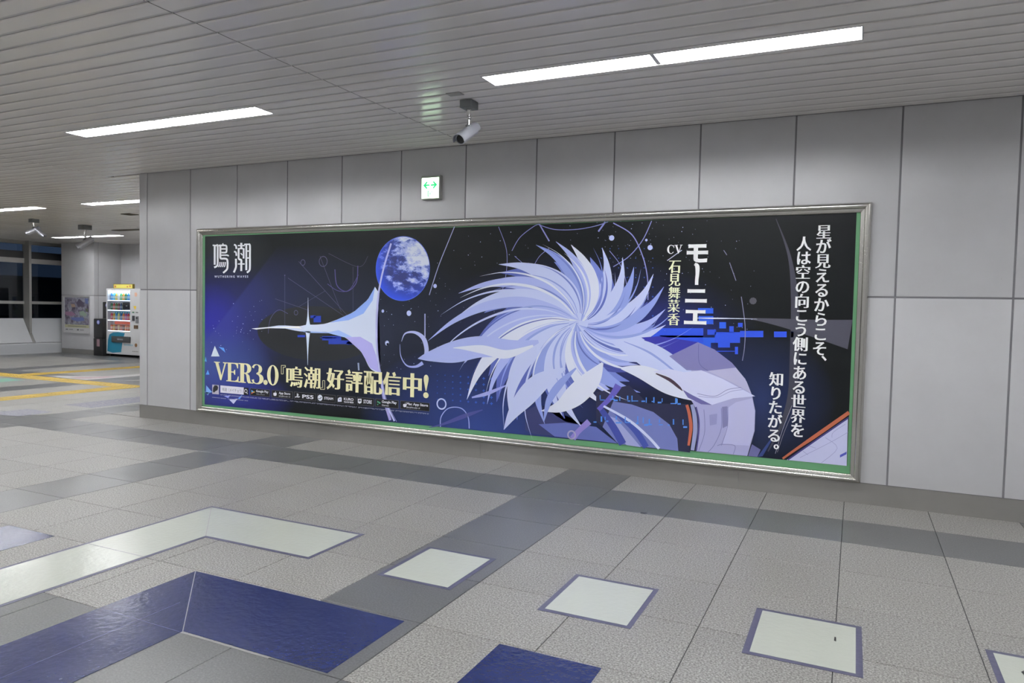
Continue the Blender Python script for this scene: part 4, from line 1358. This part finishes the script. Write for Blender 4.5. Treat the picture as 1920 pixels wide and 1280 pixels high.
# grey flare and arcs on the right
ribbon('grey_flare', [(1335, 597, 0.8), (1400, 597, 2.0), (1460, 604, 14), (1530, 616, 34), (1594, 627, 56)], (66, 66, 78), 4)
ribbon('white_glint', [(1300, 596, 0.4), (1335, 596.5, 2.4), (1380, 597, 1.2), (1420, 598, 0.3)], (206, 212, 236), 6)
ribbon('grey_arc', [(1455, 410, 1), (1480, 480, 6), (1490, 560, 14), (1490, 660, 18), (1484, 740, 14), (1464, 800, 7), (1440, 846, 2)], (56, 56, 68), 3)
for pts in (([(1357, 469), (1363, 478)]), ([(1368, 492), (1380, 526)]), ([(1390, 556), (1397, 610), (1396, 650), (1392, 676)])):
    sstroke('pale_stroke', pts, 1.4, (120, 122, 150), 5)
sstroke('pale_stroke', [C5(1220, 760), C5(1150, 940), C5(1095, 1120)], 0.9, (150, 150, 160), 5)
sstroke('pale_stroke', [C5(1235, 790), C5(1165, 950), C5(1110, 1110)], 0.9, (120, 120, 130), 5)
poly('blue_strut', h5((1060, 1010), (1075, 1010), (1000, 1140), (960, 1146)), (44, 60, 110), 5)
# corner panel with orange edge
poly('corner_panel', h5((1640, 850), (1630, 1212), (1180, 1168), (1420, 1010)), (182, 184, 216), 6)
ribbon('orange_edge', [C5(1648, 812) + (7,), C5(1400, 985) + (7,), C5(1260, 1080) + (5,), C5(1150, 1158) + (4,)], (168, 92, 66), 8)
ribbon('dark_edge', [C5(1645, 850) + (3,), C5(1420, 1005) + (3,), C5(1190, 1165) + (3,)], (58, 54, 110), 9)
for pts in (((1620, 900), (1530, 960), (1520, 1000)), ((1640, 960), (1500, 1040), (1280, 1150)), ((1340, 1060), (1400, 1080)), ((1470, 1000), (1560, 1080), (1440, 1190)), ((1300, 1100), (1340, 1130))):
    sstroke('panel_line', h5(*pts), 0.8, (140, 142, 186), 8, n=4)
poly('panel_mark', h5((1580, 1130), (1630, 1105), (1628, 1125), (1580, 1150)), (72, 76, 166), 8)

# ------------------------------------------------------------------ lettering on the poster
GC = {}
def glyph_mesh(ch, a, b, bold=0.0):
    """outline of one character from the built-in font; strokes widened by a across and b up-down"""
    key = (ch, a, b)
    if key in GC:
        return GC[key]
    cu = bpy.data.curves.new('glyph', 'FONT')
    cu.body = ch; cu.size = 1.0; cu.resolution_u = 3; cu.fill_mode = 'FRONT'
    o = bpy.data.objects.new('glyph', cu)
    COL.objects.link(o)
    dg = bpy.context.evaluated_depsgraph_get()
    me = bpy.data.meshes.new_from_object(o.evaluated_get(dg))
    bpy.data.objects.remove(o)
    bpy.data.curves.remove(cu)
    bm = bmesh.new(); bm.from_mesh(me)
    bpy.data.meshes.remove(me)
    bmesh.ops.remove_doubles(bm, verts=bm.verts, dist=1e-5)
    if a or b:
        nrm = {}
        for e in bm.edges:
            if len(e.link_faces) != 1:
                continue
            f = e.link_faces[0]
            v0, v1 = e.verts
            t = (v1.co - v0.co)
            if t.length < 1e-9: continue
            n = Vector((t.y, -t.x)).normalized()
            opp = [v for v in f.verts if v not in (v0, v1)]
            mid = (v0.co + v1.co) / 2
            c = sum((v.co for v in opp), Vector()) / max(1, len(opp))
            if (Vector((c.x, c.y)) - Vector((mid.x, mid.y))).dot(n) > 0:
                n = -n
            for v in (v0, v1):
                nrm.setdefault(v, []).append(n)
        h = lambda n: a * n.x * n.x + b * n.y * n.y
        mv = {}
        for v, ns in nrm.items():
            if len(ns) == 2:
                n1, n2 = ns
                det = n1.x * n2.y - n1.y * n2.x
                if abs(det) > 0.35:
                    h1, h2 = h(n1), h(n2)
                    d = Vector(((h1 * n2.y - h2 * n1.y) / det, (n1.x * h2 - n2.x * h1) / det))
                else:
                    n = (n1 + n2)
                    n = n.normalized() if n.length > 1e-6 else n1
                    d = n * h(n)
            else:
                n = sum(ns, Vector((0, 0)))
                n = n.normalized() if n.length > 1e-6 else ns[0]
                d = n * h(n)
            m = 1.8 * max(abs(a), abs(b))
            if d.length > m: d = d.normalized() * m
            mv[v] = d
        for v, d in mv.items():
            v.co.x += d.x; v.co.y += d.y
    xs = [v.co.x for v in bm.verts]; ys = [v.co.y for v in bm.verts]
    bb_ = (min(xs), max(xs), min(ys), max(ys))
    vs = [(v.co.x, v.co.y) for v in bm.verts]
    for i, v in enumerate(bm.verts): v.index = i
    fs = [[v.index for v in f.verts] for f in bm.faces]
    bm.free()
    GC[key] = (vs, fs, bb_)
    return GC[key]

def put(name, vs, fs, f2, layer, m, parent=None, into=None):
    """glyph -> mesh on the poster; f2 maps glyph coordinates to (x, z)"""
    bm = into if into is not None else bmesh.new()
    q = [bm.verts.new((f2(x, y)[0], Lz(layer), f2(x, y)[1])) for x, y in vs]
    for f in fs:
        try:
            nf = bm.faces.new([q[i] for i in f])
        except ValueError:
            continue
        nf.normal_update()
        if nf.normal.y > 0: nf.normal_flip()
    if into is None:
        return part(name, bm, m, parent or poster, recalc=False)

def fit(ch, x0, y0, x1, y1, m, layer=24, a=0.0, b=0.0, parent=None, name='letter', rot=False, into=None):
    """place one character so that its ink fills a pixel box"""
    vs, fs, (gx0, gx1, gy0, gy1) = glyph_mesh(ch, a, b)
    if rot:
        vs = [(-y, -x) for x, y in vs]
        gx0, gx1, gy0, gy1 = -gy1, -gy0, -gx1, -gx0
    xm, ym = (x0 + x1) / 2, (y0 + y1) / 2
    wx0, wx1 = P(x0, ym)[0], P(x1, ym)[0]
    wz1, wz0 = P(xm, y0)[1], P(xm, y1)[1]
    f2 = lambda x, y: (wx0 + (x - gx0) / (gx1 - gx0) * (wx1 - wx0), wz0 + (y - gy0) / (gy1 - gy0) * (wz1 - wz0))
    return put(name, vs, fs, f2, layer, m, parent, into)

def em(ch, cx, cy, e, m, layer=24, a=0.0, b=0.0):
    """place one character by its em box centred on a pixel, e = em height in pixels"""
    vs, fs, _ = glyph_mesh(ch, a, b)
    X, Z = P(cx, cy)
    h = P(cx, cy - e / 2)[1] - P(cx, cy + e / 2)[1]
    w = P(cx + e / 2, cy)[0] - P(cx - e / 2, cy)[0]
    ox, oy = (0.5, 0.38)
    if ch in '、。':
        ox, oy = (-0.10, -0.22) if ch == '、' else (0.02, -0.10)
    return put('letter', vs, fs, lambda x, y: (X + (x - ox) * w, Z + (y - oy) * h), layer, m)

def line_px(s, x0, y0, x1, y1, m, layer, parent=None, name='lettering', a=0.0, b=0.0):
    """a short line of text as one part, filled into a pixel box (sloping with the poster)"""
    return fit(s, x0, y0, x1, y1, m, layer, a, b, parent, name)

M_TW = pm(226, 228, 240)
M_TY = pm(222, 224, 190)
M_TC = pm(222, 216, 172)
MA, MB = 0.036, -0.008          # thick uprights, thin cross strokes
def column(text, xt, yt, xb, yb, e, m):
    n = len(text)
    for k, ch in enumerate(text):
        t = k / (n - 1)
        em(ch, xt + (xb - xt) * t, yt + (yb - yt) * t, e, m, 24, MA if ord(ch) > 0x3400 else 0.030, MB if ord(ch) > 0x3400 else 0.010)
column('星が見えるからこそ、', 1545.0, 434.5, 1536.0, 680.0, 29.5, M_TW)
column('人は空の向こう側にある世界を', 1507.5, 456.5, 1495.5, 806.0, 29.0, M_TW)
column('知りたがる。', 1456.0, 710.5, 1450.5, 842.0, 28.0, M_TW)
Z4 = lambda x, y: (1240 + x / 7.11, 440 + y / 7.11)
def fz4(ch, x0, y0, x1, y1, m, **kw):
    a = Z4(x0, y0); b = Z4(x1, y1)
    fit(ch, a[0], a[1], b[0], b[1], m, **kw)
fz4('モ', 340, 125, 625, 370, M_TW, a=0.05, b=0.04)
fz4('ニ', 320, 725, 610, 905, M_TW, a=0.05, b=0.045)
fz4('エ', 305, 1000, 605, 1195, M_TW, a=0.05, b=0.04)
ribbon('letter', [Z4(445, 388) + (5,), Z4(480, 420) + (8,), Z4(482, 520) + (7,), Z4(474, 600) + (6.4,), Z4(472, 668) + (6.4,)], (226, 228, 240), 24, 6)
for ch, b_ in (('石', (100, 345, 262, 510)), ('見', (100, 520, 258, 685)), ('舞', (95, 690, 255, 858)), ('菜', (90, 865, 248, 1030)), ('香', (88, 1045, 245, 1205))):
    fz4(ch, *b_, m=M_TY, a=MA, b=MB)
sstroke('slash', [Z4(80, 345), Z4(275, 205)], 1.4, (190, 192, 214), 23)

# serif capitals drawn as outlines: unit box 0..1 wide, 0..1 tall
def ell_pts(cx, cy, rx, ry, a0, a1, n=14):
    return [(cx + rx * math.cos(math.radians(a0 + (a1 - a0) * k / n)), cy + ry * math.sin(math.radians(a0 + (a1 - a0) * k / n))) for k in range(n + 1)]
SER = {
 'V': [[(0, 1), (0.44, 1), (0.44, 0.955), (0.33, 0.94), (0.56, 0.27), (0.77, 0.93), (0.66, 0.955), (0.66, 1), (1, 1), (1, 0.955), (0.88, 0.93), (0.55, 0.0), (0.46, 0.0), (0.10, 0.94), (0, 0.955)]],
 'E': [[(0, 1), (0.95, 1), (0.95, 0.72), (0.88, 0.72), (0.80, 0.90), (0.66, 0.945), (0.40, 0.945), (0.40, 0.54), (0.58, 0.54), (0.66, 0.64), (0.72, 0.64), (0.72, 0.37), (0.66, 0.37), (0.58, 0.48), (0.40, 0.48),
        (0.40, 0.055), (0.70, 0.055), (0.86, 0.12), (0.94, 0.30), (1, 0.30), (0.98, 0), (0, 0), (0, 0.045), (0.13, 0.06), (0.13, 0.94), (0, 0.955)]],
 'R': [[(0, 1), (0.50, 1)] + ell_pts(0.52, 0.745, 0.34, 0.255, 90, -90) + [(0.62, 0.475), (0.74, 0.38), (0.80, 0.12), (0.86, 0.05), (1, 0.05), (1, 0), (0.66, 0), (0.58, 0.10), (0.52, 0.40), (0.44, 0.475), (0.38, 0.475),
        (0.38, 0.06), (0.50, 0.045), (0.50, 0), (0, 0), (0, 0.045), (0.12, 0.06), (0.12, 0.94), (0, 0.955)]],
 '!': [[(0.5 + 0.42 * math.cos(math.radians(t)), 0.83 + 0.17 * math.sin(math.radians(t))) for t in range(180, -1, -15)] + [(0.88, 0.72), (0.56, 0.30), (0.44, 0.30), (0.12, 0.72)],
       ell_pts(0.5, 0.125, 0.46, 0.125, 0, 345, 23)],
 '.': [ell_pts(0.5, 0.5, 0.5, 0.5, 0, 345, 23)],
}
RCUT = ell_pts(0.50, 0.745, 0.13, 0.205, 90, -90)      # counter of the R, drawn in as a hole
def serif(ch, x0, y0, x1, y1, colr, layer=24):
    xm, ym = (x0 + x1) / 2, (y0 + y1) / 2
    wx0, wx1 = P(x0, ym)[0], P(x1, ym)[0]
    wz1, wz0 = P(xm, y0)[1], P(xm, y1)[1]
    F2 = lambda x, y: (wx0 + x * (wx1 - wx0), wz0 + y * (wz1 - wz0))
    bm = bmesh.new()
    y = Lz(layer)
    def ngon(pts, hole=None):
        loops = [pts] + ([hole] if hole else [])
        edges = []
        for lp in loops:
            vs = [bm.verts.new((F2(*p)[0], y, F2(*p)[1])) for p in lp]
            for i in range(len(vs)):
                edges.append(bm.edges.new((vs[i], vs[(i + 1) % len(vs)])))
        bmesh.ops.triangle_fill(bm, use_beauty=True, use_dissolve=False, edges=edges)
    def band(outer, inner, closed):
        o = [bm.verts.new((F2(*p)[0], y, F2(*p)[1])) for p in outer]
        i_ = [bm.verts.new((F2(*p)[0], y, F2(*p)[1])) for p in inner]
        n = len(o)
        for k in range(n if closed else n - 1):
            bm.faces.new((o[k], o[(k + 1) % n], i_[(k + 1) % n], i_[k]))
    if ch == '0':
        band(ell_pts(0.5, 0.5, 0.5, 0.5, 0, 350, 35), ell_pts(0.5, 0.5, 0.20, 0.455, 0, 350, 35), True)
    elif ch == 'C':
        band(ell_pts(0.52, 0.5, 0.52, 0.5, 40, 325, 26), ell_pts(0.56, 0.5, 0.30, 0.44, 52, 318, 26), False)
        ngon([(0.88, 0.95), (0.96, 0.95), (0.97, 0.66), (0.89, 0.66)])
    elif ch == '3':
        c = [(0.10, 0.80, 0.20), (0.22, 0.93, 0.12), (0.48, 0.965, 0.06), (0.68, 0.87, 0.22), (0.72, 0.73, 0.30), (0.62, 0.59, 0.20), (0.40, 0.525, 0.055),
             (0.62, 0.48, 0.16), (0.80, 0.36, 0.32), (0.80, 0.20, 0.32), (0.62, 0.065, 0.16), (0.36, 0.035, 0.07), (0.16, 0.10, 0.13), (0.09, 0.22, 0.22)]
        s = catmull(c, 5)
        L, R = [], []
        for i, p in enumerate(s):
            q0 = s[max(i - 1, 0)]; q1 = s[min(i + 1, len(s) - 1)]
            dx, dy = (q1[0] - q0[0]), (q1[1] - q0[1]) * 1.6
            d = math.hypot(dx, dy) or 1
            L.append((p[0] - dy / d * p[2] / 2, p[1] + dx / d * p[2] / 3.2)); R.append((p[0] + dy / d * p[2] / 2, p[1] - dx / d * p[2] / 3.2))
        band(L, R, False)
    else:
        for lp in SER[ch]:
            ngon(lp, [(0.38, 0.94)] + ell_pts(0.47, 0.735, 0.12, 0.205, 90, -90) + [(0.38, 0.53)] if ch == 'R' else None)
    for f in bm.faces:
        f.normal_update()
        if f.normal.y > 0: f.normal_flip()
    return part('letter', bm, pm(*colr), poster, recalc=False)

H = lambda x, y: (380 + x / 4.364, 660 + y / 4.364)
CRM = (222, 216, 172)
for ch, x0, y0, x1, y1 in (('V', 95, 80, 207, 228), ('E', 196, 86, 298, 241), ('R', 296, 92, 418, 252), ('3', 404, 97, 502, 263), ('.', 499, 226, 535, 267), ('0', 530, 105, 624, 272), ('!', 1806, 184, 1854, 376)):
    a = H(x0, y0); b = H(x1, y1)
    serif(ch, a[0], a[1], b[0], b[1], CRM)
for ch, x0, y0, x1, y1 in (('鳴', 686, 116, 822, 286), ('潮', 830, 122, 966, 300), ('好', 1016, 132, 1160, 310), ('評', 1169, 143, 1312, 328),
                           ('配', 1320, 158, 1474, 344), ('信', 1476, 160, 1626, 352), ('中', 1640, 172, 1796, 368)):
    a = H(x0, y0); b = H(x1, y1)
    fit(ch, a[0], a[1], b[0], b[1], M_TC, 24, 0.052 if ch not in '鳴潮' else 0.032, -0.004 if ch not in '鳴潮' else -0.010)
for pts in (((646, 178), (646, 108), (680, 108), (680, 122), (662, 122), (662, 178)), ((1001, 232), (1001, 304), (966, 304), (966, 290), (984, 290), (984, 232))):
    c = [H(*p) for p in pts]
    bm = bmesh.new()
    loop = c + [c[0]]
    for k in range(6):
        ribbon_into(bm, [loop[k] + (0.9,), loop[k + 1] + (0.9,)], 24, 2, eps=0.00002 * k)
    part('letter', bm, M_TC, poster, recalc=False)
a = Z4(80, 135); b = Z4(175, 255); serif('C', a[0], a[1], b[0], b[1], (226, 228, 240))
a = Z4(176, 135); b = Z4(284, 250); serif('V', a[0], a[1], b[0], b[1], (226, 228, 240))

# title mark, upper left
Z3 = lambda x, y: (380 + x / 12.8, 440 + y / 12.8)
def mark(strokes, layer=24):
    bm = bmesh.new()
    for k, (w, pts) in enumerate(strokes):
        ribbon_into(bm, [Z3(x, y) + (w / 12.8,) for x, y in pts], layer, 5, eps=0.00002 * k)
    part('title_mark', bm, pm(222, 224, 240), poster, recalc=False)
mark([(46, [(298, 245), (298, 480), (298, 720)]), (34, [(248, 252), (300, 258), (345, 256)]), (44, [(345, 252), (368, 270), (368, 500), (368, 690), (350, 750), (285, 785)]),
      (48, [(432, 248), (432, 400), (432, 540), (455, 575)]), (40, [(392, 258), (480, 256), (560, 258), (582, 290), (582, 390), (560, 425), (460, 428)]), (34, [(455, 340), (520, 340), (565, 340)]),
      (30, [(490, 208), (498, 235), (500, 255)]), (34, [(455, 492), (540, 490), (610, 492), (628, 518)]), (44, [(450, 575), (540, 572), (590, 590), (605, 640), (605, 740), (590, 830), (500, 915)]),
      (26, [(425, 655), (418, 720), (390, 775)]), (26, [(468, 655), (462, 720), (436, 775)]), (26, [(512, 655), (506, 720), (482, 775)]), (26, [(554, 655), (548, 720), (528, 775)])])
mark([(40, [(760, 238), (805, 262), (818, 340)]), (40, [(762, 402), (806, 425), (818, 505)]), (46, [(806, 575), (808, 680), (806, 780), (756, 905)]), (50, [(935, 195), (935, 260), (935, 325)]),
      (30, [(852, 262), (935, 258), (1015, 262)]), (44, [(872, 330), (872, 450), (874, 570), (905, 592)]), (32, [(850, 335), (930, 332), (985, 335)]), (42, [(992, 325), (992, 450), (990, 570)]),
      (26, [(922, 440), (940, 462), (962, 490)]), (46, [(890, 592), (934, 610), (935, 700), (935, 870)]), (30, [(852, 702), (935, 700), (1015, 702)]), (46, [(1056, 230), (1056, 500), (1056, 850)]),
      (32, [(1005, 232), (1060, 228), (1120, 230)]), (46, [(1112, 226), (1142, 262), (1142, 500), (1142, 780), (1125, 860), (1070, 908)]), (30, [(1070, 392), (1128, 392)]), (30, [(1070, 558), (1128, 558)])])
a = Z3(290, 976); b = Z3(1100, 1030)
tag(line_px('W U T H E R I N G   W A V E S', a[0], a[1], b[0], b[1], pm(200, 202, 216), 24, a=0.03, b=0.02), kind='stuff')

# store badges along the foot
def rectpx(name, cx, cy, w, h, colr, layer, parent=None):
    X, Z = P(cx, cy)
    hw = (P(cx + w / 2, cy)[0] - P(cx - w / 2, cy)[0]) / 2
    hh = (P(cx, cy - h / 2)[1] - P(cx, cy + h / 2)[1]) / 2
    return poly(name, [(X - hw, Z - hh), (X + hw, Z - hh), (X + hw, Z + hh), (X - hw, Z + hh)], colr, layer, world=True, parent=parent)
def sub(o, par):
    o.parent = par
    o.matrix_parent_inverse = Matrix.Identity(4)
    return o
def hy(x): return 330 + (x - 471) * 0.0868
def hh_(x): return 60 + (x - 471) * 0.0063
def badge(x0, x1, icon, lines):
    xc = (x0 + x1) / 2
    c = H(xc, hy(xc)); w = (x1 - x0) / 4.364; h = hh_(xc) / 4.364
    bd = rectpx('app_badge', c[0], c[1], w, h, (92, 92, 98), 22)
    sub(rectpx('badge_face', c[0], c[1], w - 1.1, h - 1.1, (20, 21, 23), 23), bd)
    ix = x0 + 0.16 * (x1 - x0) if icon else x0
    for o in (icon(ix) if icon else []):
        sub(o, bd)
    for (s, fx0, fx1, fy0, fy1, mm) in lines:
        xa = x0 + fx0 * (x1 - x0); xb = x0 + fx1 * (x1 - x0)
        xm = (xa + xb) / 2
        hh = hh_(xm)
        a = H(xa, hy(xm) + (fy0 - 0.5) * hh); b = H(xb, hy(xm) + (fy1 - 0.5) * hh)
        sub(line_px(s, a[0], a[1], b[0], b[1], mm, 25, name='badge_text', a=0.025, b=0.02), bd)
M_BT = pm(214, 214, 222)
M_BG = pm(170, 170, 178)
def hp(ix, pts):
    return [H(ix + x, hy(ix) + y) for x, y in pts]
def ic_play(ix, cols=((84, 150, 215), (200, 90, 80), (212, 180, 70), (80, 160, 110))):
    return [poly('badge_mark', hp(ix, [(-14, -18), (4, -2), (-14, 2)]), cols[0], 25), poly('badge_mark', hp(ix, [(-14, 2), (4, 2), (-14, 18)]), cols[1], 25),
            poly('badge_mark', hp(ix, [(2, -6), (16, 0), (2, 7)]), cols[2], 26), poly('badge_mark', hp(ix, [(-14, -4), (-2, 0), (-14, 5)]), cols[3], 26)]
def ic_games(ix):
    return [poly('badge_mark', hp(ix, [(-14, -18), (16, 0), (4, 8), (-6, -4), (-14, -2)]), (84, 160, 120), 25), poly('badge_mark', hp(ix, [(-15, 8), (-6, 8), (-6, 17), (-15, 17)]), (84, 160, 120), 25)]
def ic_apple(ix):
    body = [(0, -8), (6, -11), (13, -8), (10, -1), (14, 7), (9, 15), (4, 17), (0, 15), (-5, 17), (-10, 14), (-14, 4), (-13, -6), (-7, -11)]
    return [poly('badge_mark', hp(ix, body), (214, 214, 222), 25), poly('badge_mark', hp(ix, [(0, -12), (2, -18), (7, -21), (6, -14)]), (214, 214, 222), 25)]
def ic_ps(ix):
    return [poly('badge_mark', hp(ix, [(-5, -20), (3, -18), (9, -12), (9, -4), (3, -4), (3, 14), (-5, 12)]), (214, 214, 222), 25),
            poly('badge_mark', hp(ix, [(-20, 8), (-7, 2), (-7, 10), (-14, 14), (-20, 13)]), (214, 214, 222), 25), poly('badge_mark', hp(ix, [(5, 4), (18, 4), (21, 9), (6, 16)]), (214, 214, 222), 25)]
def ic_steam(ix):
    c = H(ix, hy(ix))
    return [disc('badge_mark', c[0], c[1], 0.036 * 0.95, (206, 210, 222), 25, seg=24), poly('badge_mark', hp(ix, [(-16, 2), (0, 6), (8, -8), (12, -4), (3, 10), (-14, 8)]), (24, 26, 32), 26)]
def ic_bag(ix):
    return [poly('badge_mark', hp(ix, [(-16, -6), (-8, -16), (10, -20), (16, -14), (16, 18), (-16, 18)]), (206, 210, 226), 25), poly('badge_mark', hp(ix, [(-4, -4), (6, -6), (6, 4), (-4, 6)]), (120, 126, 150), 26)]
def ic_epic(ix):
    return [poly('badge_mark', hp(ix, [(-15, -20), (15, -20), (15, 12), (0, 20), (-15, 12)]), (206, 208, 216), 25), poly('badge_mark', hp(ix, [(-9, -12), (9, -12), (9, 2), (-9, 2)]), (90, 92, 100), 26)]
badge(390, 552, ic_play, [('Google Play', 0.31, 0.93, 0.16, 0.58, M_BT), ('で手に入れよう', 0.31, 0.74, 0.66, 0.82, M_BG)])
badge(567, 740, ic_apple, [('App Store', 0.34, 0.88, 0.16, 0.58, M_BT), ('からダウンロード', 0.34, 0.88, 0.64, 0.84, M_BT)])
badge(750, 928, ic_ps, [('PS5', 0.38, 0.90, 0.27, 0.76, M_BT)])
badge(940, 1088, ic_steam, [('STEAM', 0.38, 0.88, 0.32, 0.66, M_BT)])
badge(1100, 1252, ic_bag, [('KURO', 0.38, 0.90, 0.20, 0.54, M_BT), ('GAMES', 0.38, 0.90, 0.64, 0.84, M_BT)])
badge(1265, 1405, ic_epic, [('STORE', 0.38, 0.87, 0.26, 0.72, M_BT)])
badge(1415, 1605, ic_games, [('Google Play', 0.28, 0.92, 0.14, 0.56, M_BT), ('Games', 0.28, 0.58, 0.62, 0.84, M_BG)])
badge(1618, 1858, ic_apple, [('Mac App Store', 0.22, 0.95, 0.14, 0.54, M_BT), ('からダウンロード', 0.22, 0.68, 0.62, 0.84, M_BT)])
# search bar and a plain avatar tile
c = H(108, 305)
av = rectpx('avatar_tile', c[0], c[1], 12.5, 17.5, (176, 172, 184), 22)
sub(poly('avatar_shape', hp(108, [(-20, -8), (-8, -28), (14, -26), (22, -10), (16, 12), (0, 20), (-14, 34), (-22, 20)]), (36, 36, 42), 23), av)
c = H(242, 309)
sb = rectpx('search_bar', c[0], c[1], 44, 13.6, (216, 214, 228), 22)
a = H(163, 296); b = H(328, 326)
sub(line_px('鳴潮（メイチョウ）', a[0], a[1], b[0], b[1], pm(128, 124, 134), 24, name='search_text'), sb)
c = H(358, 320)
rectpx('search_button', c[0], c[1], 9.0, 13.4, (22, 22, 26), 22)
disc('search_glass', c[0] - 0.4, c[1] - 0.6, 0.024, (214, 214, 222), 24, seg=20, inner=0.017)
sstroke('search_handle', [(c[0] + 1.0, c[1] + 1.8), (c[0] + 2.8, c[1] + 5.2)], 1.2, (214, 214, 222), 24)
# unreadable fine print as rows of tiny dashes
bm = bmesh.new()
rs = random.Random(11)
def dashes(x0, y0, x1, y1, h, fill):
    x = x0
    while x < x1:
        w = rs.uniform(2, 7)
        if rs.random() < fill:
            y = y0 + (y1 - y0) * (x - x0) / (x1 - x0)
            vs = [bm.verts.new((p[0], Lz(23), p[1])) for p in (P(*H(x, y)), P(*H(x + w, y)), P(*H(x + w, y + h)), P(*H(x, y + h)))]
            f = bm.faces.new(vs); f.normal_update()
            if f.normal.y > 0: f.normal_flip()
        x += w + rs.uniform(0.5, 1.5)
for x0, x1 in ((145, 380), (390, 655), (665, 925), (935, 1260), (1275, 1570), (1580, 1858)):
    dashes(x0, 343 + (x0 - 145) * 0.092, x1, 343 + (x1 - 145) * 0.092, 3.5, 0.9)
    dashes(x0, 350 + (x0 - 145) * 0.092, x1, 350 + (x1 - 145) * 0.092, 2.4, 0.6 if x0 > 400 else 0.9)
dashes(80, 366, 380, 396, 5, 0.9)
tag(part('fine_print', bm, pm(150, 152, 172), poster, recalc=False), kind='stuff')
